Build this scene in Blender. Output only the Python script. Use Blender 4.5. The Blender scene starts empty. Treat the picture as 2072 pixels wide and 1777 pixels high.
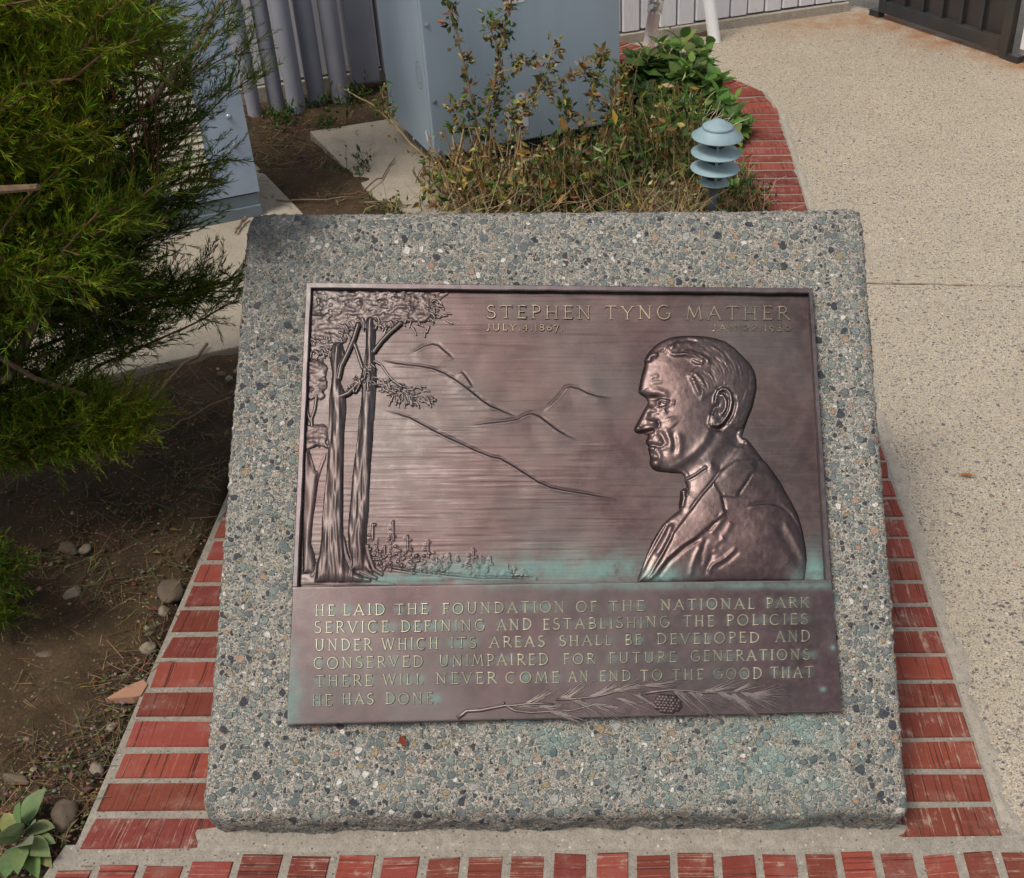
import bpy, bmesh, math, random
import numpy as np
from mathutils import Matrix, Vector, noise as mnoise

S = bpy.context.scene
# ------------------------------------------------------------------ camera, sky, sun, exposure
cam_d = bpy.data.cameras.new('camera'); cam = bpy.data.objects.new('camera', cam_d)
S.collection.objects.link(cam); S.camera = cam
CR = np.array([[0.99996661, -0.00105571, -0.00810327], [0.00720505, 0.58175657, 0.81333104], [-0.00385549, 0.81336227, -0.58174475]])
CP = np.array([0, 0, 1.64])
cam.matrix_world = Matrix([[CR[0][i], CR[1][i], -CR[2][i], CP[i]] for i in range(3)] + [[0, 0, 0, 1]])
cam_d.sensor_width = 36; cam_d.lens = 2395.05 / 2072 * 36; cam_d.shift_x = -214 / 2072; cam_d.shift_y = 0
cam_d.clip_start = 0.05; cam_d.clip_end = 500

SUN = Vector((-0.285, -0.30, 0.0)).normalized() * math.cos(math.radians(61)) + Vector((0, 0, math.sin(math.radians(61))))
W = bpy.data.worlds.new('World'); S.world = W; W.use_nodes = True
nt = W.node_tree; bg = nt.nodes['Background']
sky = nt.nodes.new('ShaderNodeTexSky'); sky.sky_type = 'NISHITA'; sky.sun_disc = False
sky.sun_elevation = math.radians(61); sky.sun_rotation = math.atan2(SUN.x, SUN.y)
sky.dust_density = 3.0; sky.air_density = 1.0
hs = nt.nodes.new('ShaderNodeHueSaturation'); hs.inputs['Saturation'].default_value = 0.45
nt.links.new(sky.outputs[0], hs.inputs['Color']); nt.links.new(hs.outputs[0], bg.inputs[0])
bg.inputs[1].default_value = 0.14
sd = bpy.data.lights.new('sun', 'SUN'); sd.energy = 1.7; sd.angle = math.radians(15); sd.color = (1, 0.94, 0.83)
so = bpy.data.objects.new('sun', sd); S.collection.objects.link(so); so.rotation_euler = SUN.to_track_quat('Z', 'Y').to_euler()
S.view_settings.view_transform = 'Standard'; S.view_settings.look = 'None'; S.view_settings.exposure = 0.32; S.view_settings.gamma = 1.0

COL = S.collection
R = random.Random(7); NR = np.random.default_rng(11)
rad = math.radians

# ------------------------------------------------------------------ helpers: objects
def tag(o, label=None, cat=None, group=None, kind=None):
    if label: o['label'] = label
    if cat: o['category'] = cat
    if group: o['group'] = group
    if kind: o['kind'] = kind
    return o

def empty(name, loc=(0, 0, 0), rot=None):
    o = bpy.data.objects.new(name, None); COL.objects.link(o); o.empty_display_size = 0.05
    o.location = loc
    if rot is not None: o.rotation_euler = rot
    return o

def link(name, me, parent=None, loc=None):
    o = bpy.data.objects.new(name, me); COL.objects.link(o)
    if parent is not None: o.parent = parent
    if loc is not None: o.location = loc
    return o

class MB:
    """collects faces of one mesh; colours are per vertex, uv per face corner"""
    def __init__(s): s.v = []; s.f = []; s.m = []; s.c = []; s.uv = {}
    def vert(s, p, col=(1, 1, 1)):
        s.v.append((float(p[0]), float(p[1]), float(p[2]))); s.c.append(col); return len(s.v) - 1
    def face(s, idx, mat=0, uv=None):
        s.f.append(tuple(idx)); s.m.append(mat)
        if uv is not None: s.uv[len(s.f) - 1] = uv
    def quad(s, a, b, c, d, mat=0, col=(1, 1, 1)):
        i = [s.vert(p, col) for p in (a, b, c, d)]; s.face(i, mat)
    def box(s, lo, hi, mat=0, col=(1, 1, 1), M=None):
        P = [Vector((x, y, z)) for z in (lo[2], hi[2]) for y in (lo[1], hi[1]) for x in (lo[0], hi[0])]
        if M is not None: P = [M @ p for p in P]
        i = [s.vert(p, col) for p in P]
        for q in ((0, 2, 3, 1), (4, 5, 7, 6), (0, 1, 5, 4), (2, 6, 7, 3), (0, 4, 6, 2), (1, 3, 7, 5)): s.face([i[k] for k in q], mat)
    def tube(s, pts, r0, r1=None, n=5, mat=0, col=(1, 1, 1), cap=True):
        pts = [Vector(p) for p in pts]; r1 = r0 if r1 is None else r1; rings = []
        for k, p in enumerate(pts):
            d = (pts[min(k + 1, len(pts) - 1)] - pts[max(k - 1, 0)])
            d = d.normalized() if d.length > 1e-9 else Vector((0, 0, 1))
            a = d.cross(Vector((0, 0, 1)) if abs(d.z) < .9 else Vector((1, 0, 0))).normalized(); b = d.cross(a)
            r = r0 + (r1 - r0) * k / max(1, len(pts) - 1)
            rings.append([s.vert(p + (a * math.cos(2 * math.pi * j / n) + b * math.sin(2 * math.pi * j / n)) * r, col) for j in range(n)])
        for k in range(len(rings) - 1):
            for j in range(n): s.face((rings[k][j], rings[k][(j + 1) % n], rings[k + 1][(j + 1) % n], rings[k + 1][j]), mat)
        if cap: s.face(rings[0][::-1], mat); s.face(rings[-1], mat)
    def lathe(s, prof, n=40, mat=0, c=(0, 0), closed=False):
        rings = [[s.vert((c[0] + r * math.cos(2 * math.pi * j / n), c[1] + r * math.sin(2 * math.pi * j / n), z)) for j in range(n)] for r, z in prof]
        for k in range(len(rings) - 1):
            for j in range(n): s.face((rings[k][j], rings[k][(j + 1) % n], rings[k + 1][(j + 1) % n], rings[k + 1][j]), mat)
        if closed:
            for rg in (rings[0][::-1], rings[-1]): s.face([s.vert(s.v[i]) for i in rg], mat)
    def mesh(s, name, mats, smooth=False):
        me = bpy.data.meshes.new(name); me.from_pydata(s.v, [], s.f)
        for m in (mats if isinstance(mats, (list, tuple)) else [mats]): me.materials.append(m)
        me.polygons.foreach_set('material_index', s.m)
        a = me.color_attributes.new('tint', 'FLOAT_COLOR', 'POINT')
        a.data.foreach_set('color', np.hstack([np.array(s.c, np.float32), np.ones((len(s.c), 1), np.float32)]).ravel())
        if s.uv:
            u = me.uv_layers.new(name='UVMap'); li = me.polygons
            for k, uv in s.uv.items():
                st = li[k].loop_start
                for j, q in enumerate(uv): u.data[st + j].uv = q
        if smooth: me.polygons.foreach_set('use_smooth', [True] * len(s.f))
        me.update(); return me
    def build(s, name, mats, parent=None, smooth=False, loc=None): return link(name, s.mesh(name, mats, smooth), parent, loc)

def bevel(o, w, seg=2):
    bm = bmesh.new(); bm.from_mesh(o.data)
    bmesh.ops.bevel(bm, geom=bm.edges[:] , offset=w, segments=seg, affect='EDGES', profile=.6, clamp_overlap=True)
    bm.to_mesh(o.data); bm.free(); o.data.polygons.foreach_set('use_smooth', [False] * len(o.data.polygons)); return o

# ------------------------------------------------------------------ helpers: materials
class NT:
    def __init__(s, name):
        s.m = bpy.data.materials.new(name); s.m.use_nodes = True; s.t = s.m.node_tree; s.p = s.t.nodes['Principled BSDF']
    def n(s, typ, **kw):
        o = s.t.nodes.new(typ)
        for k, v in kw.items():
            if k.startswith('i_'):
                key = k[2:]; key = int(key) if key.isdigit() else key.replace('_', ' ')
                s.set(o, key, v)
            else: setattr(o, k, v)
        return o
    def set(s, o, key, v):
        sock = o.inputs[key]
        if isinstance(v, bpy.types.NodeSocket): s.t.links.new(v, sock)
        else:
            if isinstance(v, tuple) and len(v) == 3 and sock.type == 'RGBA': v = (*v, 1)
            sock.default_value = v
    def P(s, **kw):
        for k, v in kw.items(): s.set(s.p, k.replace('_', ' '), v)
        return s.m
    def co(s, kind='Object'): return s.n('ShaderNodeTexCoord').outputs[kind]
    def mapping(s, vec, scale=(1, 1, 1), loc=(0, 0, 0)):
        o = s.n('ShaderNodeMapping'); s.set(o, 'Vector', vec); s.set(o, 'Scale', scale); s.set(o, 'Location', loc); return o.outputs[0]
    def noise(s, vec, scale, detail=3, rough=.5, dist=0):
        o = s.n('ShaderNodeTexNoise'); s.set(o, 'Vector', vec); s.set(o, 'Scale', scale); s.set(o, 'Detail', detail); s.set(o, 'Roughness', rough); s.set(o, 'Distortion', dist); return o.outputs[0]
    def voro(s, vec, scale, feature='F1', rnd=1.0):
        o = s.n('ShaderNodeTexVoronoi', feature=feature); s.set(o, 'Vector', vec); s.set(o, 'Scale', scale); s.set(o, 'Randomness', rnd); return o
    def ramp(s, fac, stops, interp='LINEAR'):
        o = s.n('ShaderNodeValToRGB'); s.set(o, 'Fac', fac); e = o.color_ramp.elements; o.color_ramp.interpolation = interp
        while len(e) < len(stops): e.new(0.5)
        for k, (pos, c) in enumerate(stops):
            e[k].position = pos; e[k].color = (*c, 1) if isinstance(c, tuple) else (c, c, c, 1)
        return o.outputs[0]
    def math(s, op, a, b=None, c=None, clamp=False):
        o = s.n('ShaderNodeMath', operation=op, use_clamp=clamp); s.set(o, 0, a)
        if b is not None: s.set(o, 1, b)
        if c is not None: s.set(o, 2, c)
        return o.outputs[0]
    def mr(s, v, a, b, c=0., d=1.):
        o = s.n('ShaderNodeMapRange'); s.set(o, 'Value', v); s.set(o, 'From Min', a); s.set(o, 'From Max', b); s.set(o, 'To Min', c); s.set(o, 'To Max', d); return o.outputs[0]
    def mix(s, f, a, b, mode='MIX'):
        o = s.n('ShaderNodeMix', data_type='RGBA', blend_type=mode); s.set(o, 0, f)
        for k, v in ((6, a), (7, b)):
            if isinstance(v, tuple): v = (*v, 1)
            s.set(o, k, v)
        return o.outputs[2]
    def attr(s, name, out='Color'): return s.n('ShaderNodeAttribute', attribute_name=name).outputs[out]
    def bump(s, h, strength=.5, dist=.002, normal=None):
        o = s.n('ShaderNodeBump'); s.set(o, 'Height', h); s.set(o, 'Strength', strength); s.set(o, 'Distance', dist)
        if normal is not None: s.set(o, 'Normal', normal)
        return o.outputs[0]
    def sep(s, col): return s.n('ShaderNodeSeparateColor', i_0=col).outputs
    def vmath(s, op, a, b):
        o = s.n('ShaderNodeVectorMath', operation=op); s.set(o, 0, a); s.set(o, 1, b); return o.outputs[0]

def aggregate(name, scales, matrix, stops, fine, warp=.5, amount=(.8, .8, .75), bumpd=.004, stain=None, rough=.85, rust=None, sand=0):
    """concrete with stones showing: layers of cells, each cell a stone or matrix"""
    T = NT(name); co = T.co()
    wn = T.n('ShaderNodeTexNoise'); T.set(wn, 'Vector', co); T.set(wn, 'Scale', scales[0] * .9); T.set(wn, 'Detail', 2.)
    w = T.vmath('SCALE', T.vmath('SUBTRACT', wn.outputs[1], (.5, .5, .5)), (0, 0, 0)); w.node.inputs['Scale'].default_value = warp / scales[0]
    cw = T.vmath('ADD', co, w)
    g = T.noise(co, fine, 3, .7)
    col = T.mix(T.mr(g, .34, .66), tuple(c * .50 for c in matrix), tuple(min(1, c * 1.32) for c in matrix))
    big = T.noise(co, 3.2, 6, .68)
    col = T.mix(T.mr(big, .38, .62, 0, .45), col, tuple(c * .72 for c in matrix))
    h = T.math('MULTIPLY', g, .25)
    if sand:
        v = T.voro(co, sand); rs = T.sep(v.outputs['Color'])
        sm = T.math('MULTIPLY', T.math('LESS_THAN', rs[2], .55), T.mr(v.outputs['Distance'], .45, .30), clamp=True)
        col = T.mix(sm, col, T.ramp(rs[0], [(0, (.62, .58, .50)), (.22, (.16, .15, .14)), (.42, (.50, .40, .27)), (.6, (.30, .31, .29)), (.8, (.70, .66, .60)), (.9, (.24, .14, .10))], 'CONSTANT'))
        h = T.math('MAXIMUM', h, T.math('MULTIPLY', sm, .4))
    for k, sc in enumerate(scales[::-1]):
        am = amount[::-1][k]; cc = T.vmath('ADD', cw, (k * 3.7, k * 1.3, k * 2.1))
        v = T.voro(cc, sc); ve = T.voro(cc, sc, 'DISTANCE_TO_EDGE')
        rnd = T.sep(v.outputs['Color'])
        present = T.math('LESS_THAN', rnd[2], am)
        thr = T.mr(rnd[1], 0, 1, .02, .20)
        edge = T.mr(T.math('SUBTRACT', ve.outputs['Distance'], thr), 0., .07)
        roundm = T.mr(T.math('SUBTRACT', T.mr(rnd[1], 0, 1, .66, .44), v.outputs['Distance']), 0., .12)
        mask = T.math('MULTIPLY', T.math('MULTIPLY', edge, roundm), present, clamp=True)
        sc_col = T.ramp(rnd[0], stops, 'CONSTANT')
        sp = T.noise(co, sc * 5, 3, .65)
        sc_col = T.mix(.8, sc_col, T.mix(T.mr(sp, .3, .7), (.55, .55, .55), (1.45, 1.45, 1.45)), 'MULTIPLY')
        col = T.mix(T.math('MULTIPLY', mask, .94), col, sc_col)
        dome = T.math('MULTIPLY', mask, T.math('ADD', .55, T.math('MULTIPLY', rnd[1], .45)))
        h = T.math('MAXIMUM', h, T.math('MULTIPLY', dome, (scales[0] / sc) ** .5 if False else 1.0))
    if stain:
        st = T.attr('stain', 'Fac'); sn = T.noise(co, 22, 4, .65)
        col = T.mix(T.math('MULTIPLY', st, T.mr(sn, .42, .60, 0, .8), clamp=True), col, stain)
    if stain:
        gr = T.attr('grime_shade', 'Fac'); gn = T.noise(co, 16, 4, .65)  # on the plinth this mask carries painted shadow, broken up by noise
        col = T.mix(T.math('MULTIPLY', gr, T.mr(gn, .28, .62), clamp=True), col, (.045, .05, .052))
    if rust:
        st = T.attr('rust', 'Fac'); sn = T.noise(co, 9, 4, .6)
        col = T.mix(T.math('MULTIPLY', st, T.mr(sn, .3, .65), clamp=True), col, rust)
    return T.P(Base_Color=col, Roughness=rough, Normal=T.bump(h, .9, bumpd), Specular_IOR_Level=.35)

GREY_STONES = [(0, (.105, .130, .125)), (.18, (.15, .175, .155)), (.34, (.088, .102, .100)), (.48, (.20, .212, .185)), (.58, (.125, .138, .14)), (.68, (.024, .027, .038)), (.80, (.28, .27, .24)), (.86, (.24, .18, .10)), (.91, (.48, .45, .40)), (.96, (.26, .17, .12))]
TAN_STONES = [(0, (.40, .33, .24)), (.20, (.30, .25, .20)), (.34, (.155, .125, .12)), (.48, (.47, .385, .25)), (.60, (.095, .08, .092)), (.74, (.36, .27, .18)), (.84, (.22, .20, .18)), (.95, (.55, .49, .40)), (.98, (.34, .18, .12))]
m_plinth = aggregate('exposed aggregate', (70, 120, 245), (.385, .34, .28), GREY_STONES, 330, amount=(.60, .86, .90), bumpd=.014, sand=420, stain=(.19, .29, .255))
m_walk = aggregate('tan aggregate paving', (84, 150, 300), (.455, .388, .295), TAN_STONES, 300, amount=(.28, .52, .75), bumpd=.0028, rust=(.30, .13, .045))

def plain_concrete(name, col, dark, sc=30, bumpd=.0025):
    T = NT(name); co = T.co(); a = T.noise(co, sc, 5, .65); b = T.noise(co, 3.5, 4, .6); g = T.noise(co, 330, 2, .6)
    c = T.mix(T.mr(a, .3, .7), dark, col); c = T.mix(T.mr(b, .45, .7, 0, .55), c, tuple(q * .7 for q in col)); c = T.mix(T.mr(g, .54, .70, 0, .75), c, tuple(q * .4 for q in col)); v_ = T.voro(co, 170); r_ = T.sep(v_.outputs['Color']); c = T.mix(T.math('MULTIPLY', T.math('GREATER_THAN', r_[0], .84), T.mr(v_.outputs['Distance'], .38, .28), clamp=True), c, T.ramp(r_[1], [(0, (.10, .09, .085)), (.4, (.24, .20, .15)), (.80, (.42, .38, .32))], 'CONSTANT'))
    return T.P(Base_Color=c, Roughness=.9, Normal=T.bump(T.math('ADD', T.math('MULTIPLY', a, .6), g), .6, bumpd))
m_mortar = plain_concrete('mortar', (.33, .29, .235), (.20, .175, .14), 75)
m_pad = plain_concrete('pad concrete', (.37, .315, .24), (.27, .23, .175), 14)
m_band = plain_concrete('mortar band', (.41, .36, .29), (.29, .25, .20), 40)

def brick_mat():
    T = NT('red brick'); uv = T.co('UV'); tint = T.attr('tint')
    st = T.noise(T.mapping(uv, (230, 2.2, 1)), 1.0, 2, .55); st2 = T.noise(T.mapping(uv, (250, 4, 1), (5, 2, 0)), 1.0, 2, .5)
    spot = T.noise(T.mapping(uv, (70, 40, 1)), 1.0, 4, .7); blot = T.noise(T.mapping(uv, (14, 22, 1)), 1.0, 3, .6)
    base = T.mix(blot, (.165, .033, .021), (.225, .050, .033)); base = T.mix(1.0, base, tint, 'MULTIPLY')
    c = T.mix(T.mr(st, .605, .64, 0, .85), base, (.06, .015, .01))
    lime = T.attr('lime', 'Fac')
    lf = T.math('MULTIPLY', T.math('MULTIPLY', T.mr(st2, .585, .625, 0, .75), T.mr(spot, .38, .58)), lime, clamp=True)
    c = T.mix(lf, c, (.50, .40, .30))
    lf2 = T.math('MULTIPLY', T.math('MULTIPLY', T.mr(spot, .55, .66), T.mr(blot, .46, .62)), T.math('ADD', T.math('MULTIPLY', lime, .9), .12), clamp=True)
    c = T.mix(lf2, c, (.46, .36, .28))
    gr = T.noise(T.mapping(uv, (420, 420, 1)), 1.0, 3, .7); c = T.mix(.55, c, T.mix(T.mr(gr, .3, .7), (.55, .52, .5), (1.35, 1.38, 1.4)), 'MULTIPLY'); c = T.mix(T.mr(blot, .5, .75, 0, .35), c, (.22, .15, .12))
    h = T.math('SUBTRACT', T.math('MULTIPLY', T.math('ADD', spot, gr), .35), T.mr(st, .58, .68))
    return T.P(Base_Color=c, Roughness=.8, Normal=T.bump(h, .7, .0015), Specular_IOR_Level=.3)
m_brick = brick_mat()

def soil_mat():
    T = NT('dry soil'); co = T.co(); a = T.noise(co, 9, 6, .65); b = T.noise(co, 120, 4, .7); v = T.voro(co, 130); r = T.sep(v.outputs['Color'])
    c = T.mix(T.mr(a, .35, .65), (.042, .027, .014), (.098, .062, .032)); c = T.mix(T.mr(b, .35, .7), T.mix(.5, c, (.03, .02, .012)), c)
    c = T.mix(T.math('MULTIPLY', T.math('GREATER_THAN', r[0], .82), T.mr(v.outputs['Distance'], .35, .25), clamp=True), c, T.ramp(r[1], [(0, (.15, .11, .065)), (.5, (.10, .07, .04)), (.85, (.24, .19, .12))], 'CONSTANT'))
    return T.P(Base_Color=c, Roughness=.95, Normal=T.bump(T.math('ADD', b, T.math('MULTIPLY', a, .7)), .9, .006), Specular_IOR_Level=.2)
m_soil = soil_mat()

def paint(name, col, var=.12, rough=.45, metal=0., sc=6, stretch=(1, 1, 1), spec=.5, grime_shade=None):
    T = NT(name); co = T.mapping(T.co(), stretch); a = T.noise(co, sc, 5, .6); b = T.noise(co, 160, 2, .6); d = T.noise(co, 2.2, 3, .5)
    c = T.mix(T.mr(a, .3, .7), tuple(q * (1 - var) for q in col), tuple(min(1, q * (1 + var)) for q in col))
    if grime_shade: c = T.mix(T.mr(d, .5, .72, 0, .6), c, grime_shade)
    return T.P(Base_Color=c, Roughness=T.mr(a, .3, .7, rough * .85, min(1, rough * 1.2)), Metallic=metal, Normal=T.bump(b, .15, .0006), Specular_IOR_Level=spec)
m_cab = paint('blue grey enamel', (.28, .345, .395), .10, .42, sc=4, stretch=(1, 1, .25), grime_shade=(.235, .275, .30))
m_util = paint('weathered blue grey enamel', (.29, .35, .43), .18, .5, sc=7, grime_shade=(.19, .235, .30))
m_utilbase = paint('grey steel base', (.13, .165, .185), .1, .5)
m_cream = paint('cream louvre', (.62, .56, .42), .08, .5)
m_dark = paint('dark void', (.012, .012, .012), .2, .8)
m_screw = paint('zinc screw', (.42, .45, .48), .1, .35, .7)
m_sticker = paint('white sticker', (.62, .64, .64), .05, .5)
m_pvc = paint('white painted pipe', (.80, .80, .80), .05, .4)
m_pvcd = paint('grey painted pipe', (.27, .27, .31), .10, .5)
m_lamp = paint('blue green enamel', (.22, .31, .335), .14, .55, sc=26, grime_shade=(.15, .20, .205))
m_lampd = paint('dark lamp stem', (.11, .135, .16), .12, .5)
m_gate = paint('black painted steel', (.022, .024, .027), .3, .45, grime_shade=(.06, .045, .03))
m_gatep = paint('brown mesh panel', (.040, .030, .026), .15, .7)
m_foil = paint('aluminium foil', (.62, .64, .65), .15, .28, .95, sc=40)
m_wood = paint('bare stick', (.17, .10, .065), .25, .85, sc=30)
m_stone = paint('field stone', (.11, .08, .055), .2, .85, sc=40, spec=.3)
m_stonep = paint('pale stone', (.20, .16, .115), .2, .85, sc=60, spec=.3)
m_terra = paint('terracotta shard', (.33, .175, .11), .12, .85, sc=50, spec=.3)

def board_mat():
    T = NT('white painted boards'); co = T.co(); g = T.noise(T.mapping(co, (1, 1, .12)), 90, 4, .65); d = T.noise(T.mapping(co, (1, 1, .3)), 26, 4, .7); lo = T.noise(co, 3, 3)
    c = T.mix(T.mr(g, .3, .7), (.60, .585, .60), (.68, .67, .68)); c = T.mix(T.mr(d, .62, .72, 0, .8), c, (.24, .21, .19)); c = T.mix(T.mr(lo, .4, .7, 0, .2), c, (.45, .42, .42))
    return T.P(Base_Color=c, Roughness=.6, Normal=T.bump(g, .3, .001))
m_board = board_mat()

def bronze_mat(name, dark=(.030, .0168, .0165), lite=(.068, .0418, .0400), streak=True, wear_glint=.55, gloss=0.):
    T = NT(name); co = T.co()
    a = T.noise(co, 7, 4, .6); b = T.noise(co, 60, 4, .65); s = T.noise(T.mapping(co, (10, 300, 40)), 1.0, 3, .6); g = T.noise(co, 700, 2, .6); z = T.noise(co, 4.2, 3, .5)
    c = T.mix(T.mr(a, .32, .68), dark, lite)
    c = T.mix(T.mr(z, .42, .66, 0, .55), c, (.068, .066, .062))
    c = T.mix(T.mr(b, .45, .75, 0, .4), c, tuple(q * 1.7 for q in lite))
    if streak:
        c = T.mix(T.math('MULTIPLY', T.mr(s, .50, .70, 0, .5), T.math('MULTIPLY', T.mr(T.noise(co, 5, 2), .36, .58), T.math('MAXIMUM', .22, T.mr(T.n('ShaderNodeVectorMath', operation='LENGTH', i_0=T.mapping(co, (3.0, 5.2, 1), (.42, -2.3, 0))).outputs['Value'], 1.25, .35)), clamp=True), clamp=True), c, (.17, .13, .126))
    pt = T.n('ShaderNodeNewGeometry').outputs['Pointiness']
    c = T.mix(T.mr(pt, .515, .57, 0, wear_glint), c, (.36, .30, .275))  # convex edges lightened for wear and to paint in highlights
    vg = T.attr('stain', 'Fac'); vn = T.noise(co, 34, 5, .7)
    c = T.mix(T.math('MULTIPLY', vg, T.mr(vn, .30, .62), clamp=True), c, (.125, .225, .20))
    vm = T.math('MULTIPLY', vg, T.mr(vn, .30, .62), clamp=True)
    h = T.math('ADD', T.math('MULTIPLY', g, .5), T.math('MULTIPLY', s, .5 if streak else 0.))
    return T.P(Base_Color=c, Metallic=T.math('SUBTRACT', .80, T.math('MULTIPLY', vm, .75)), Roughness=T.math('ADD', T.mr(b, .3, .7, .33 + gloss, .47 + gloss), T.math('MULTIPLY', vm, .35)), Normal=T.bump(h, .45, .0009), Specular_IOR_Level=.5, Coat_Weight=.12, Coat_Roughness=.20)
m_bronze = bronze_mat('bronze')
m_bronze2 = bronze_mat('bronze relief', (.044, .0255, .0245), (.092, .059, .055), False, .8, -.09)
m_rim = bronze_mat('bronze rim', (.048, .033, .038), (.085, .062, .066), False, 0.)
m_tree = bronze_mat('bronze trees', (.034, .021, .0205), (.074, .049, .046), False, .5)
m_cone = bronze_mat('bronze cone', (.030, .018, .018), (.062, .040, .038), False, .05)
m_sprig = bronze_mat('bronze sprig', (.034, .021, .0205), (.074, .049, .045), False, .38)
m_letter = bronze_mat('bronze lettering', (.15, .13, .095), (.31, .28, .205), False)
m_letter2 = bronze_mat('dark bronze lettering', (.14, .108, .08), (.27, .21, .15), False)

def leaf_mat(name, trans=.25, rough=.55):
    T = NT(name); tint = T.attr('tint'); n = T.noise(T.co(), 120, 2, .5)
    c = T.mix(1.0, tint, T.mix(n, (.7, .7, .7), (1.3, 1.3, 1.3)), 'MULTIPLY')
    T.P(Base_Color=c, Roughness=rough, Specular_IOR_Level=.15)
    tr = T.n('ShaderNodeBsdfTranslucent'); T.set(tr, 'Color', c); mx = T.n('ShaderNodeMixShader'); T.set(mx, 0, trans)
    T.t.links.new(T.p.outputs[0], mx.inputs[1]); T.t.links.new(tr.outputs[0], mx.inputs[2]); T.t.links.new(mx.outputs[0], T.t.nodes['Material Output'].inputs[0])
    return T.m
m_leaf = leaf_mat('leaf'); m_twig = leaf_mat('twig', 0., .8)

# ------------------------------------------------------------------ survey: photo plane -> ground / plaque coordinates
HG = np.array([[0.00248122, -1.78779e-05, -3.10856189], [-2.61953e-06, -0.0014435142, 6.11880852], [1.226017e-05, 0.0012305613, 1.0]])
HP = np.array([[0.00092936191, 3.310443e-06, -1.04970932], [-9.06555e-06, -0.00089075243, 1.43987901], [1.149595e-06, 0.000123354432, 1.0]])
def ground(x, y):
    q = HG @ np.array([x, y, 1.]); return q[0] / q[2], q[1] / q[2]
def survey(x, y, depth):                 # world point seen at (x, y) standing at that depth (Y)
    d = CR.T @ np.array([(x - 1250) / 2395.05, -(y - 888) / 2395.05, 1.]); return Vector(CP + d * depth / d[1])
# ------------------------------------------------------------------ the ground, soil bed, paving
def grid_mesh(name, mat, xs, ys, zf, keep=None, attrs=None, smooth=True):
    X, Y = np.meshgrid(xs, ys); Z = zf(X, Y); ny, nx = X.shape
    co = np.stack([X, Y, Z], -1).reshape(-1, 3)
    i = np.arange(ny * nx).reshape(ny, nx)
    q = np.stack([i[:-1, :-1], i[:-1, 1:], i[1:, 1:], i[1:, :-1]], -1).reshape(-1, 4)
    if keep is not None:
        k = keep(X, Y); k = (k[:-1, :-1] & k[:-1, 1:] & k[1:, 1:] & k[1:, :-1]).reshape(-1); q = q[k]
        used = np.unique(q); mp = -np.ones(len(co), int); mp[used] = np.arange(len(used)); q = mp[q]; co = co[used]
    else: used = np.arange(len(co))
    me = bpy.data.meshes.new(name); me.vertices.add(len(co)); me.vertices.foreach_set('co', co.astype(np.float32).ravel())
    me.loops.add(q.size); me.loops.foreach_set('vertex_index', q.astype(np.int32).ravel())
    me.polygons.add(len(q)); me.polygons.foreach_set('loop_start', np.arange(0, q.size, 4, dtype=np.int32))
    me.polygons.foreach_set('use_smooth', np.ones(len(q), bool) if smooth else np.zeros(len(q), bool))
    for an, fn in (attrs or {}).items():
        a = me.attributes.new(an, 'FLOAT', 'POINT'); a.data.foreach_set('value', fn(X, Y).reshape(-1)[used].astype(np.float32))
    me.update(calc_edges=True); me.validate(); me.materials.append(mat); return me

def fnoise(shape, sx, sy, seed):
    """smooth random field, unit variance, feature sizes sx, sy in samples"""
    g = np.random.default_rng(seed).standard_normal(shape); F = np.fft.rfft2(g)
    ky = np.fft.fftfreq(shape[0])[:, None]; kx = np.fft.rfftfreq(shape[1])[None]
    h = np.fft.irfft2(F * np.exp(-2 * (math.pi ** 2) * ((kx * sx) ** 2 + (ky * sy) ** 2)), s=shape)
    return h / (h.std() + 1e-9)

b = MB(); b.quad((-60, -60, -.06), (60, -60, -.06), (60, 60, -.06), (-60, 60, -.06)); tag(b.build('ground', m_soil), kind='structure')

xs = np.arange(-3.4, .62, .014); ys = np.arange(.5, 5.75, .014)
def soil_z(X, Y):
    n = fnoise(X.shape, 12, 12, 3) * .008 + fnoise(X.shape, 3, 3, 4) * .0050 + fnoise(X.shape, 1.1, 1.1, 5) * .0030
    z = -.008 + n
    inp = ((X - (-.627)) * .848 + (Y - 2.905) * .53 < -.02) & (Y - 2.905 - (X + .627) * .46 > .02)
    z = np.where(inp & (Y < 4.3), -.04, z)
    z = np.where((X > -.90) & (Y < 2.3), -.04, z)
    e = np.clip((X + 1.05) / .14, 0, 1); z = np.where((X <= -.90) & (Y < 2.3), z * (1 - e) + np.minimum(z * .3 - .004, -.001) * e, z)
    return z
tag(link('soil_bed', grid_mesh('soil_bed', m_soil, xs, ys, soil_z)), kind='structure')

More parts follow.
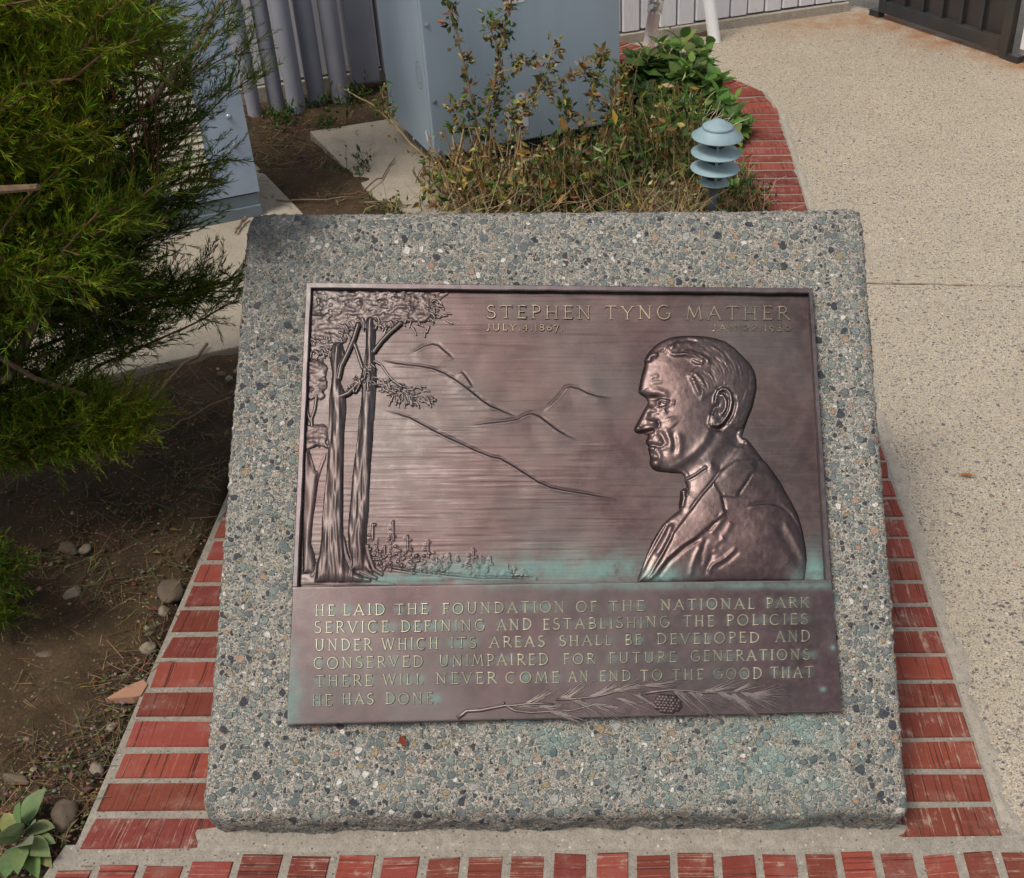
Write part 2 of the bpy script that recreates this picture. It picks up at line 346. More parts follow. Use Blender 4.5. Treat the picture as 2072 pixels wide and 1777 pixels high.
EDGE = [(.606, .2), (.606, 4.47), (.581, 4.585), (.575, 4.65), (.487, 4.79), (.393, 4.894), (.183, 5.18), (-.05, 5.40)]
def inside(X, Y, poly):
    r = np.zeros(X.shape, bool); n = len(poly)
    for k in range(n):
        (x1, y1), (x2, y2) = poly[k], poly[(k + 1) % n]
        c = ((y1 > Y) != (y2 > Y)); r ^= c & (X < (x2 - x1) * (Y - y1) / ((y2 - y1) if y2 != y1 else 1e-9) + x1)
    return r
WPOLY = [(x - .10, y - .03) for x, y in EDGE] + [(-.25, 5.8), (8, 9.5), (8, .2)]
def rust(X, Y):
    ax, ay, bx, by = 1.22, 5.70, 1.72, 5.0; t = np.clip(((X - ax) * (bx - ax) + (Y - ay) * (by - ay)) / ((bx - ax) ** 2 + (by - ay) ** 2), 0, 1)
    d = np.hypot(X - ax - t * (bx - ax), Y - ay - t * (by - ay)); r = np.exp(-(d / .10) ** 2) * 1.3
    for gx, gy, s, a in ((.92, 5.63, .13, .55), (.78, 5.55, .14, .45), (1.08, 5.6, .12, .55), (1.35, 5.3, .12, .4)): r = r + a * np.exp(-((X - gx) ** 2 + ((Y - gy) * .8) ** 2) / s ** 2)
    return np.clip(r, 0, 1)
tag(link('sidewalk', grid_mesh('sidewalk', m_walk, np.arange(-.3, 5.0, .04), np.arange(.2, 7.4, .04), lambda X, Y: X * 0 + .0, keep=lambda X, Y: inside(X, Y, WPOLY), attrs={'rust': rust}, smooth=False)), kind='structure')
b = MB(); pr = None                      # control joint across the walk
for k in range(60):
    x = .65 + k * .025; y = 3.062 - .06 * (x - .70) / .46 * .5 + R.uniform(-.003, .003); w = R.uniform(.0012, .004) * (1 if x < 1.0 else .5)
    cur = (b.vert((x, y - w, .004)), b.vert((x, y + w, .004)))
    if pr: b.face((pr[0], cur[0], cur[1], pr[1]))
    pr = cur
T = NT('joint dirt'); T.P(Base_Color=T.mix(T.noise(T.co(), 14, 3), (.10, .05, .03), (.34, .24, .17)), Roughness=.95)
tag(b.build('sidewalk_joint', T.m), kind='structure')

# brick edging: mortar sheet with rowlock bricks standing in it
bm_ = MB(); LIME = []
def ring(pts, z, mat):
    bm_.face([bm_.vert((x, y, z)) for x, y in pts], mat); LIME.extend([0] * len(pts))
PITCH = .0676
def brick(o, ax, ay, L, Wd, lime, z=.0105):
    """o = corner, ax along the length, ay across, all 2d"""
    o = np.array(o); ax = np.array(ax); ay = np.array(ay); t = R.uniform(.70, 1.28); col = (t, t * R.uniform(.9, 1.1), t * R.uniform(.9, 1.1))
    j = lambda: R.uniform(-.0018, .0018)
    P = [o + ax * j() + ay * j(), o + ax * (L + j()) + ay * j(), o + ax * (L + j()) + ay * (Wd + j()), o + ax * j() + ay * (Wd + j())]
    c = sum(P) / 4
    for k in range(4):
        if R.random() < .12: P[k] = P[k] + (c - P[k]) / np.linalg.norm(c - P[k]) * R.uniform(.002, .006)
    zz = z + R.uniform(-.0015, .0015); u0, v0 = R.uniform(0, 50), R.uniform(0, 50)
    lo = [bm_.vert((*p, -.03), col) for p in P]; mid = [bm_.vert((*p, zz - .0028), col) for p in P]
    top = [bm_.vert((*(p + (c - p) / np.linalg.norm(c - p) * .0035), zz + R.uniform(-.0004, .0004)), col) for p in P]
    uvp = [(u0, v0), (u0 + L, v0), (u0 + L, v0 + Wd), (u0, v0 + Wd)]
    bm_.face(top, 1, uvp)
    for k in range(4):
        n = (k + 1) % 4
        bm_.face((mid[k], mid[n], top[n], top[k]), 1, [uvp[k], uvp[n], uvp[n], uvp[k]]); bm_.face((lo[k], lo[n], mid[n], mid[k]), 1, [uvp[k], uvp[n], uvp[n], uvp[k]])
    LIME.extend([lime * R.uniform(.5, 1.2)] * 12)
ring([(-.884, 1.14), (-.60, 1.14), (-.60, 2.35), (-.884, 2.35)], .0070, 0)
ring([(-1.05, .55), (1.25, .55), (1.25, 1.163), (.655, 1.163), (.60, 1.215), (-.70, 1.215), (-.70, 1.17), (-.90, 1.17)], .0078, 0)
LY = [2.20, 2.13, 2.06, 1.992, 1.9224, 1.8520, 1.7830, 1.7133, 1.6439, 1.5742, 1.5000, 1.4311, 1.3613, 1.2951, 1.2271, 1.1540]
for n in range(len(LY) - 1):
    y0, y1 = LY[n + 1] + .0072, LY[n] - .0072
    brick((-.873 + R.uniform(-.004, .004), y0), (1, 0), (0, 1), .222, y1 - y0, .18 + (.5 if n > 13 else 0))
FX = [-.9, -.835, -.765, -.692, -.6158, -.5371, -.4618, -.3899, -.3203, -.2542, -.1877, -.1205, -.0533, .0116, .0763, .1445, .2115, .2770, .3370, .3991, .4629, .5279, .5909, .655, .72, .785, .85, .915, .98, 1.045, 1.11, 1.175]
for n in range(len(FX) - 1):
    brick((FX[n] + .0070, .94), (0, 1), (1, 0), (.207 if n > 3 else .200 - .005 * (3 - n)) + R.uniform(-.003, .003), FX[n + 1] - FX[n] - .014, .6)
pts = [np.array(p) for p in EDGE]; pts[0] = np.array((.606, 1.170)); ring([(.40, 1.14), (.612, 1.14), (.612, 4.47), (.40, 4.40)], .0068, 0)
ring([(.40, 4.40), (.612, 4.47), (.585, 4.66), (.49, 4.80), (.18, 5.19), (-.05, 5.41), (-.16, 5.28), (.05, 5.05), (.35, 4.70)], .0066, 0)
seg = [np.linalg.norm(pts[k + 1] - pts[k]) for k in range(len(pts) - 1)]; tot = sum(seg); d = 0.0
def along(d):
    for k, s in enumerate(seg):
        if d <= s or k == len(seg) - 1: return pts[k] + (pts[k + 1] - pts[k]) * (d / s), (pts[k + 1] - pts[k]) / s
        d -= s
while d < tot - .05:
    p, t = along(d + PITCH / 2); nrm = np.array((-t[1], t[0])); brick(p - t * (PITCH - .0125) / 2 + nrm * .0, nrm, t, .200 + R.uniform(-.003, .004), PITCH - .0125, .62 if p[1] < 3 else .25); d += PITCH
bo = bm_.build('brick_edging', [m_mortar, m_brick]); a = bo.data.attributes.new('lime', 'FLOAT', 'POINT'); a.data.foreach_set('value', LIME); tag(bo, kind='structure')

b = MB(); prev = None                    # smooth mortar band between bricks and walk
for k in range(120):
    y = 1.13 + k * .0275; w = .030 + .006 * math.sin(k * .9) + R.uniform(-.008, .008)
    cur = [b.vert(p) for p in ((.609, y, .0052), (.609 + w * .6, y, .005), (.609 + w, y, .0005))]
    if prev: b.face((prev[0], prev[1], cur[1], cur[0])); b.face((prev[1], prev[2], cur[2], cur[1]))
    prev = cur
    if y > 4.4: break
tag(b.build('mortar_band', m_band), kind='structure')

# concrete pads
def frame2(o, ang, z=0): return Matrix.Translation((o[0], o[1], z)) @ Matrix.Rotation(ang, 4, 'Z')
A1 = math.atan2(.444, .896)
def prism(pts, z0, z1, mat, name):
    b = MB(); lo = [b.vert((x, y, z0)) for x, y in pts]; hi = [b.vert((x, y, z1)) for x, y in pts]; n = len(pts)
    for k in range(n): b.face((lo[k], lo[(k + 1) % n], hi[(k + 1) % n], hi[k]))
    b.face(hi); o = b.build(name, mat); bm = bmesh.new(); bm.from_mesh(o.data); bmesh.ops.recalc_face_normals(bm, faces=bm.faces[:])
    if bm.faces[-1].normal.z < 0 and False: bmesh.ops.reverse_faces(bm, faces=bm.faces[:])
    bm.to_mesh(o.data); bm.free(); return bevel(o, .005)
tag(prism([(-1.164, 4.278), (-.788, 3.623), (-.655, 3.392), (-.45, 3.50), (-.56, 3.82), (.06, 4.16), (-.12, 4.74)], -.05, .008, m_pad, 'concrete_pad'), kind='structure')
A2 = math.atan2(.42, .907)
tag(prism([(-.627, 2.905), (-1.053, 3.590), (-1.279, 3.953), (-1.42, 4.17), (-3.3, 3.25), (-3.0, 1.82), (-1.333, 2.581), (-1.045, 2.714)], -.05, .008, m_pad, 'concrete_pad'), kind='structure')

# ------------------------------------------------------------------ plinth of exposed aggregate
BASE = np.array([-.109, 1.194, .1]); RV = np.array([.9999875, .005, 0]); UV_ = np.array([-.00385621, .77123637, .63653718]); NV = np.array([.00318267, -.63652923, .77124601])
def plinth():
    pr = [(1.192, -.04), (1.186, .014), (1.167, .077), (1.950, .720), (1.985, .728), (2.030, .70), (2.04, -.04)]
    rr = [.01, .016, .024, .012, .014, .02, .01]
    loop = []
    for k in range(len(pr)):
        p0, p1, p2 = [np.array(pr[(k + q) % len(pr)]) for q in (-1, 0, 1)]
        d0 = (p0 - p1) / np.linalg.norm(p0 - p1); d1 = (p2 - p1) / np.linalg.norm(p2 - p1); r = min(rr[k], .45 * np.linalg.norm(p0 - p1), .45 * np.linalg.norm(p2 - p1))
        for t in np.linspace(0, 1, 6): loop.append((1 - t) ** 2 * (p1 + d0 * r) + 2 * t * (1 - t) * p1 + t * t * (p1 + d1 * r))
    loop = np.array(loop); cl = np.vstack([loop, loop[:1]]); s = np.r_[0, np.cumsum(np.linalg.norm(np.diff(cl, axis=0), axis=1))]
    N = int(s[-1] / .0045); t = np.linspace(0, s[-1], N, endpoint=False); L = np.stack([np.interp(t, s, cl[:, 0]), np.interp(t, s, cl[:, 1])], 1)
    tn = np.roll(L, -1, 0) - np.roll(L, 1, 0); tn /= np.linalg.norm(tn, axis=1)[:, None]; nr = np.stack([-tn[:, 1], tn[:, 0]], 1)
    if ((L - L.mean(0)) * nr).sum() < 0: nr = -nr
    x0, x1, rad_ = -.654, .4365, .015
    e = rad_ * (1 - np.cos(np.linspace(0, math.pi / 2, 8)))
    xs_ = np.r_[x0 + e, np.arange(x0 + rad_ + .0045, x1 - rad_, .0045), (x1 - e)[::-1]]
    V = []; ST = []
    for x in xs_:
        dx = min(x - x0, x1 - x); ins = 0 if dx >= rad_ else rad_ - math.sqrt(max(0, rad_ ** 2 - (rad_ - dx) ** 2))
        Q = L - nr * ins
        tz = np.clip(Q[:, 1] / .73, 0, 1); foot = .018 * np.clip(1 - Q[:, 1] / .06, 0, 1); xl = -.667 - .008 * tz + foot * .5; xr = .448 - .013 * tz - foot
        V.append(np.c_[xl + (x - x0) / (x1 - x0) * (xr - xl), Q])
    V = np.array(V); M_, N_ = V.shape[:2]; nz = np.concatenate([np.zeros((M_, N_, 1)), np.broadcast_to(nr[None], (M_, N_, 2))], 2)
    sidew = np.clip(1 - np.minimum(xs_ - x0, x1 - xs_) / rad_, 0, 1); nz[:, :, 0] = (np.where(xs_ < 0, -1, 1) * sidew)[:, None]; nz /= np.linalg.norm(nz, axis=2)[..., None]
    VV = V.reshape(-1, 3); disp = np.zeros(len(VV))
    for i, p in enumerate(VV):
        v = Vector(p); d1 = mnoise.voronoi(v * 62)[0]; d2 = mnoise.voronoi(v * 130 + Vector((3, 1, 7)))[0]
        disp[i] = max(0, .42 - d1[0]) * .0085 + max(0, .45 - d2[0]) * .0060 + mnoise.noise(v * 14) * .0024 + mnoise.noise(v * 38) * .0018 + (mnoise.noise(v * 26 + Vector((9, 0, 0))) * .006 if v.z < .10 and v.y < 1.25 else 0)
    VV = VV + nz.reshape(-1, 3) * (disp - .0016)[:, None]
    # verdigris runs below the plaque
    rel = V.reshape(-1, 3) - BASE; u = rel @ RV; vv = rel @ UV_; st = np.zeros(len(VV))
    for cx, cy, sx, sy, a in ((-.03, .085, .06, .03, .8), (.10, .07, .05, .05, .45), (.36, .085, .09, .04, .9), (.30, .04, .07, .05, .55), (.42, .0, .06, .05, .35), (.37, -.06, .05, .018, .9), (.22, .0, .1, .03, .3)):
        st += a * np.exp(-((u - cx) / sx) ** 2 - ((vv - cy) / sy) ** 2)
    gm = 1.1 * np.exp(-((u + .52) / .10) ** 2 - ((vv - .98) / .09) ** 2) + .5 * np.exp(-((u + .50) / .07) ** 2 - ((vv - .82) / .12) ** 2) + .35 * np.exp(-((vv + .075) / .04) ** 2)  # shrub's shadow painted on the top-left corner; darker band along the foot
    i = np.arange(M_ * N_).reshape(M_, N_); j = np.roll(i, -1, 1)
    q = np.stack([i[:-1], i[1:], j[1:], j[:-1]], -1).reshape(-1, 4)
    faces = q.tolist() + [i[0].tolist(), i[-1][::-1].tolist()]
    me = bpy.data.meshes.new('concrete_plinth'); org = np.array([-.109, 1.6, 0]); me.from_pydata((VV - org).tolist(), [], faces); me.materials.append(m_plinth)
    a = me.attributes.new('stain', 'FLOAT', 'POINT'); a.data.foreach_set('value', np.clip(st, 0, 1).astype(np.float32))
    a = me.attributes.new('grime_shade', 'FLOAT', 'POINT'); a.data.foreach_set('value', np.clip(gm, 0, .8).astype(np.float32))
    me.polygons.foreach_set('use_smooth', np.r_[np.ones(len(q), bool), False, False]); me.update()
    o = link('concrete_plinth', me, loc=org)
    bmx = bmesh.new(); bmx.from_mesh(me); bmesh.ops.recalc_face_normals(bmx, faces=bmx.faces[:]); bmx.to_mesh(me); bmx.free()
    return tag(o, 'sloping pebbly aggregate concrete block standing in the brick edging under the bronze plaque', 'plinth')
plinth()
# mortar fillet along the foot of the plinth
b = MB(); rows = []
for k in range(140):
    x = -.70 + k * 1.17 / 139; r = []
    for t in np.linspace(0, 1, 7):
        e_ = min(1, min(k, 139 - k) / 9); y = 1.196 - .044 * t; z = (.012 * (1 - t) ** 1.6 + .003) * e_ + .0078 + mnoise.noise(Vector((x * 30, y * 40, 0))) * .002 + mnoise.noise(Vector((x * 8, y * 9, 3))) * .002 - .0025 * max(0, mnoise.noise(Vector((x * 5, y * 60 + mnoise.noise(Vector((x * 9, 0, 0))) * 2, 9))) * 3 - .9)
        r.append(b.vert((x, y + mnoise.noise(Vector((x * 14, 5, t))) * .006 * t, z if t < 1 else .003)))
    rows.append(r)
for k in range(139):
    for j in range(6): b.face((rows[k][j + 1], rows[k + 1][j + 1], rows[k + 1][j], rows[k][j]))
tag(b.build('mortar_fillet', m_mortar, smooth=True), kind='structure')
# ------------------------------------------------------------------ board wall, gate, pipes
def lin(a, b, t): return a[0] + (b[0] - a[0]) * t, a[1] + (b[1] - a[1]) * t
def wall(name, p, q, z0, z1, label, sill=True, bw=.092, flip=1):
    L = math.hypot(q[0] - p[0], q[1] - p[1]); ang = math.atan2(q[1] - p[1], q[0] - p[0]); e = empty(name, (p[0], p[1], 0), (0, 0, ang)); tag(e, label, 'wall')
    bk = MB(); bk.box((0, .024, z0), (L, .05, z1)); bk.build('backing', m_gate, e)
    m = MB(); n = max(1, round(L / bw)); w = L / n
    for k in range(n):
        g = .0035; off = R.uniform(-.0015, .0015)
        x0, x1 = k * w + g, (k + 1) * w - g; z = z0 + R.uniform(-.004, .006)
        P = [(x0, .024), (x0, .006 + off), (x0 + .006, off), (x1 - .006, off), (x1, .006 + off), (x1, .024)]
        lo = [m.vert((x, y, z)) for x, y in P]; hi = [m.vert((x, y, z1)) for x, y in P]
        for j in range(5): m.face((lo[j], lo[j + 1], hi[j + 1], hi[j]))
        m.face(lo[::-1]); m.face(hi)
    m.build('boards', m_board, e)
    if sill:
        s = MB(); s.box((0, -.016, -.05), (L, .05, z0 - .008)); o = s.build('sill', m_band, e); bevel(o, .004)
    return e
wall('board_wall', (-2.9, 4.035), (1.093, 5.812), .05, 2.1, 'white vertical board wall with a grey sill behind the pipes and cabinets')
GA, GB = (1.236, 5.70), (1.668, 5.065)
gd = np.array(GB) - np.array(GA); gd = gd / np.linalg.norm(gd)
wall('board_panel', (1.10, 5.83 + .07), tuple(np.array(GA) - gd * .03 + np.array((-.0, 0))), .075, 2.1, 'short white board panel between the wall corner and the dark gate', False)
wall('board_panel', tuple(np.array(GB) + gd * .035), tuple(np.array(GB) + gd * 1.5), .06, 2.1, 'white board panel on the near side of the dark gate', False)
# gate
gl = math.hypot(GB[0] - GA[0], GB[1] - GA[1]); ga = math.atan2(GB[1] - GA[1], GB[0] - GA[0])
g = empty('metal_gate', (GA[0], GA[1], 0), (0, 0, ga)); tag(g, 'black steel bar gate backed with dark brown sheet standing over rust stains', 'gate')
b = MB(); b.box((0, -.028, .03), (.045, .012, 1.9)); b.box((gl - .045, -.028, .015), (gl, .012, 1.9)); b.box((.045, -.028, .03), (gl - .045, .010, .085)); b.box((.045, -.028, 1.84), (gl - .045, .010, 1.9))
bevel(b.build('gate_frame', m_gate, g), .003)
b = MB(); b.box((.02, .022, .05), (gl - .02, .03, 1.88)); b.build('sheet', m_gatep, g)
for k in range(5):
    b = MB(); x = .045 + (gl - .09) * (k + 1) / 6 - .012; b.box((x - .008, -.018, .085), (x + .008, -.002, 1.84)); b.build('bar', m_gate, g)
for x in (-.03, gl + .03):
    b = MB(); b.box((x - .03, -.022, 0), (x + .03, .02, .028)); b.build('foot_plate', m_gate, g)

PG = 'grey vertical pipes standing along the shaded wall'
for k, (x, y, r, h, lab) in enumerate([(-1.425, 4.50, .027, 1.5, 'leftmost grey pipe half behind the louvred box'), (-1.352, 4.56, .031, 1.5, 'second grey pipe from the louvred box'), (-1.262, 4.515, .034, 1.5, 'grey pipe standing nearest the camera in the middle of its row'), (-1.20, 4.60, .036, 1.5, 'grey pipe just right of the pipe nearest the camera'), (-1.115, 4.64, .037, 1.5, 'broad grey pipe with bare soil before its foot, nearest the big cabinet')]):
    b = MB(); b.lathe([(r, -.05), (r, h)], 24, closed=True); o = b.build('pipe', m_pvcd, loc=(x, y, 0), smooth=False)
    o.data.polygons.foreach_set('use_smooth', [len(p.vertices) == 4 for p in o.data.polygons]); tag(o, lab, 'pipe', PG)
b = MB(); b.box((-.055, -.03, .03), (.055, .025, 1.6), M=Matrix.Rotation(rad(25), 4, 'Z')); b.box((.075, -.02, .05), (.125, .025, 1.6), M=Matrix.Rotation(rad(25), 4, 'Z')); o = b.build('downspout', m_pvcd, loc=(-1.035, 4.77, 0)); bevel(o, .006); tag(o, 'flat grey box downspout on the shaded wall beside the big cabinet', 'downspout')
PW = 'white pipes rising from the paving at the bright wall'
e = empty('vent_pipe', (.125, 5.22, 0), (0, rad(9), rad(0))); tag(e, 'white pipe leaning right with crumpled foil wrapped round its top', 'pipe', PW)
b = MB(); b.lathe([(.027, -.04), (.027, .165), (.030, .165), (.030, .18)], 28, closed=True); b.build('pipe_body', m_pvc, e, smooth=True)
b = MB()
rings = []
for k in range(14):
    z = .17 + .13 * k / 13; rings.append([b.vert(((.033 + .006 * mnoise.noise(Vector((math.cos(a) * 2, math.sin(a) * 2, z * 60)))) * math.cos(a), (.033 + .006 * mnoise.noise(Vector((math.cos(a) * 2, math.sin(a) * 2, z * 60)))) * math.sin(a), z + .006 * mnoise.noise(Vector((math.cos(a) * 3, math.sin(a) * 3, 5))))) for a in np.linspace(0, 2 * math.pi, 29)[:-1]])
for k in range(13):
    for j in range(28): b.face((rings[k][j], rings[k][(j + 1) % 28], rings[k + 1][(j + 1) % 28], rings[k + 1][j]))
b.face(rings[-1]); b.build('foil_wrap', m_foil, e)
b = MB(); b.lathe([(.0275, -.03), (.0275, 1.2)], 28, closed=True); o = b.build('downpipe', m_pvc, loc=(.427, 5.355, 0), smooth=True); o.rotation_euler = (0, rad(-10), 0); tag(o, 'plain bright white pipe right of the foil wrapped one', 'pipe', PW)

# ------------------------------------------------------------------ big blue grey cabinet
AC = math.atan2(.34, .653); NEAR = (-.632, 3.845)
c = empty('equipment_cabinet', (NEAR[0], NEAR[1], .008), (0, 0, AC)); tag(c, 'tall plain blue grey metal cabinet behind the twiggy shrub', 'cabinet')
WB, DB, Z0, HB = .714, .47, .067, .70
def slab(name, lo, hi, mat, par, bv=.004): b = MB(); b.box(lo, hi); o = b.build(name, mat, par); return bevel(o, bv, 2) if bv else o
FP = slab('front_panel', (0, 0, Z0), (WB, .02, HB), m_cab, c)
SP = slab('side_panel', (-.0015, .0212, Z0 - .002), (.02, DB, HB), m_cab, c)
slab('back_panel', (.021, DB - .02, Z0), (WB, DB + .001, HB), m_cab, c); slab('side_panel', (WB - .018, .0212, Z0), (WB + .001, DB - .021, HB), m_cab, c)
slab('top_cover', (-.01, -.01, HB + .001), (WB + .01, DB + .01, HB + .02), m_cab, c)
slab('floor_pan', (.021, .021, Z0 + .01), (WB - .02, DB - .021, Z0 + .03), m_dark, c, 0)
slab('base_rail', (.05, .05, 0), (WB - .05, .09, Z0 + .009), m_dark, c, 0); slab('base_rail', (.05, DB - .1, 0), (WB - .05, DB - .05, Z0 + .009), m_dark, c, 0)
b = MB()
for k in range(60): b.tube([(.03 + k * .0112, .012, 0), (.03 + k * .0112, .012, Z0)], .0005, n=3)
for k in range(6): b.tube([(.02, .012, .004 + k * .0112), (WB - .02, .012, .004 + k * .0112)], .0005, n=3)
b.build('wire_mesh', m_screw, c)
def screw(x, y, z, nrm, r=.0055):
    b = MB(); a = Vector(nrm); t = Vector((0, 0, 1)); s = a.cross(t); C_ = Vector((x, y, z))
    rr = [[b.vert(C_ + (s * math.cos(q) + t * math.sin(q)) * rad_ + a * h) for q in np.linspace(0, 2 * math.pi, 13)[:-1]] for rad_, h in ((r * 1.5, 0), (r * 1.5, .001), (r, .0012), (r * .9, .004))]
    for k in range(3):
        for j in range(12): b.face((rr[k][j], rr[k][(j + 1) % 12], rr[k + 1][(j + 1) % 12], rr[k + 1][j]))
    b.face(rr[-1]); return b
for z in (.085, .26, .51, .76): screw(.018, 0, z, (0, -1, 0)).build('screw', m_screw, FP); screw(WB - .018, 0, z + .03, (0, -1, 0)).build('screw', m_screw, FP)
for y, z in ((.032, .125), (.21, .062), (.44, .062)): screw(-.0015, y, z, (-1, 0, 0)).build('screw', m_screw, SP)
b = MB()
for rr in (.046, .030):
    n = 40
    for j in range(n):
        a0, a1 = 2 * math.pi * j / n, 2 * math.pi * (j + 1) / n
        b.quad(*[(-.0021, .075 + q * math.cos(a) * .62, .33 + q * math.sin(a)) for q, a in ((rr, a0), (rr, a1), (rr - .0022, a1), (rr - .0022, a0))])
b.build('knockout_ring', paint('knockout line', (.13, .17, .18), .1, .6), SP)
b = MB(); b.quad((-.0022, .06, .10), (-.0022, .045, .115), (-.0022, .058, .15), (-.0022, .073, .135)); b.build('sticker', m_sticker, SP)
b = MB(); b.quad((.270, -.0012, .115), (.352, -.0012, .115), (.352, -.0012, .225), (.27, -.0012, .205)); b.quad((.305, -.0018, .20), (.345, -.0018, .215), (.345, -.0018, .245), (.310, -.0018, .235)); b.build('sticker', m_sticker, FP)
b = MB(); b.quad((.285, -.0012, .538), (.36, -.0012, .538), (.36, -.0012, .62), (.285, -.0012, .62)); b.build('sticker', m_sticker, FP)

# louvred utility box at the left
AU = math.atan2(.117, .228); UR = (-1.160, 3.548)
u = empty('utility_box', (UR[0], UR[1], .008), (0, 0, AU)); tag(u, 'weathered pale blue grey metal box with cream louvres behind the green shrub', 'utility box')
WU, DU, HU = .86, .34, 1.85
slab('base', (-WU + .004, .006, 0), (-.002, DU, .074), m_utilbase, u, .003); slab('base_trim', (-WU, -.004, 0), (0, .0055, .036), m_utilbase, u, .002)
lx0, lx1, lz0, lz1 = -.46, -.135, .13, .62
b = MB(); b.box((-WU - .004, 0, .080), (lx0, DU + .004, HU)); b.box((lx1, 0, .080), (.004, DU + .004, HU)); b.box((lx0, 0, .080), (lx1, DU, lz0)); b.box((lx0, 0, lz1), (lx1, DU, HU)); CV = b.build('cover', m_util, u)
b = MB(); b.box((lx0, .03, lz0), (lx1, .04, lz1)); b.build('vent_back', m_dark, CV)
b = MB(); n = int((lz1 - lz0) / .0235)
for k in range(n):
    z = lz0 + k * .0235 + .003
    P = [(.024, z + .004), (-.004, z), (-.006, z + .003), (-.003, z + .0145), (.012, z + .0185), (.026, z + .019)]
    A_ = [b.vert((lx0 + .001, y, zz)) for y, zz in P]; B_ = [b.vert((lx1 - .001, y, zz)) for y, zz in P]
    for j in range(6): b.face((A_[j], B_[j], B_[(j + 1) % 6], A_[(j + 1) % 6]))
    b.face(A_[::-1]); b.face(B_)
b.build('louvre', m_cream, CV)
for z in (.335, .245):
    b = MB(); b.lathe([(.0085, 0), (.0085, .0015), (.007, .004), (.004, .006), (.0001, .0065)], 20); o = b.build('rivet', m_screw, CV, smooth=True, loc=(-.045 + (.335 - z) * .0, -.0001, z)); o.rotation_euler = (rad(90), 0, 0)

# ------------------------------------------------------------------ path light
l = empty('path_light', (.281, 3.40, -.02)); tag(l, 'blue green tiered garden path light rising behind the top edge of the plinth', 'path light')
l.rotation_euler = (0, rad(1.5), 0)
z_ = .02
b = MB(); b.lathe([(.0002, .371 + z_), (.012, .368 + z_), (.045, .3505 + z_), (.0465, .3485 + z_), (.0462, .343 + z_), (.0455, .342 + z_)], 48); b.build('finial_cap', m_lamp, l, smooth=True)
b = MB(); b.lathe([(.040, .3455 + z_), (.0773, .3185 + z_), (.0775, .3165 + z_), (.076, .315 + z_), (.03, .331 + z_)], 48); b.build('top_shade', m_lamp, l, smooth=True)
for r, z in ((.0765, .2665), (.0755, .2175), (.047, .1715)):
    b = MB(); b.lathe([(.024, z + .017 * r / .0765 + .002 + z_), (.027, z + .015 * r / .0765 + .001 + z_), (r - .0012, z + .0012 + z_), (r, z - .0004 + z_), (r - .0015, z - .0016 + z_), (.026, z + .010 * r / .0765 + z_)], 48); b.build('tier_ring', m_lamp, l, smooth=True)
T = NT('amber lens'); T.P(Base_Color=(.05, .045, .03), Roughness=.25)
b = MB(); b.lathe([(.022, .165 + z_), (.022, .335 + z_)], 24); b.build('lens', T.m, l, smooth=True)
for a in (-88, 32, 152):
    b = MB(); x, y = .030 * math.cos(rad(a)), .030 * math.sin(rad(a)); b.tube([(x, y, .165 + z_), (x, y, .335 + z_)], .0042, n=8); b.build('post', m_lamp, l, smooth=True)
b = MB(); b.lathe([(.046, .170 + z_), (.028, .158 + z_), (.0135, .150 + z_), (.0135, .118 + z_), (.0125, .116 + z_), (.0125, .085 + z_), (.0095, .083 + z_), (.0095, 0)], 24); b.build('stem', m_lampd, l, smooth=True)
# ------------------------------------------------------------------ bronze plaque
# tracing coordinates are photo pixels; uv() maps them onto the plaque plane in metres
def uv(P):
    P = np.asarray(P, float) / 1.688223; q = np.stack([P[..., 0], P[..., 1], np.ones(P.shape[:-1])], -1) @ HP.T
    return q[..., :2] / q[..., 2:]
def Z(pts, ox, oy, s): return [(ox + x * s, oy + y * s) for x, y in pts]
Z1 = lambda *p: Z(p, 980, 940, .34884); Z2 = lambda *p: Z(p, 980, 1400, .34884); Z3 = lambda *p: Z(p, 1600, 960, .62741)
Z4 = lambda *p: Z(p, 2080, 1080, .34884); Z5 = lambda *p: Z(p, 2080, 1560, .39575); Z6 = lambda *p: Z(p, 960, 1960, .45367); Z7 = lambda *p: Z(p, 1900, 1960, .48263); Z8 = lambda *p: Z(p, 1200, 1700, .48263)

plaque = empty('bronze_plaque', BASE); plaque.rotation_euler = Matrix([[RV[k], UV_[k], NV[k]] for k in range(3)]).to_euler()
tag(plaque, 'brown bronze plaque with a man in profile and raised lettering on the pebbly block', 'plaque')

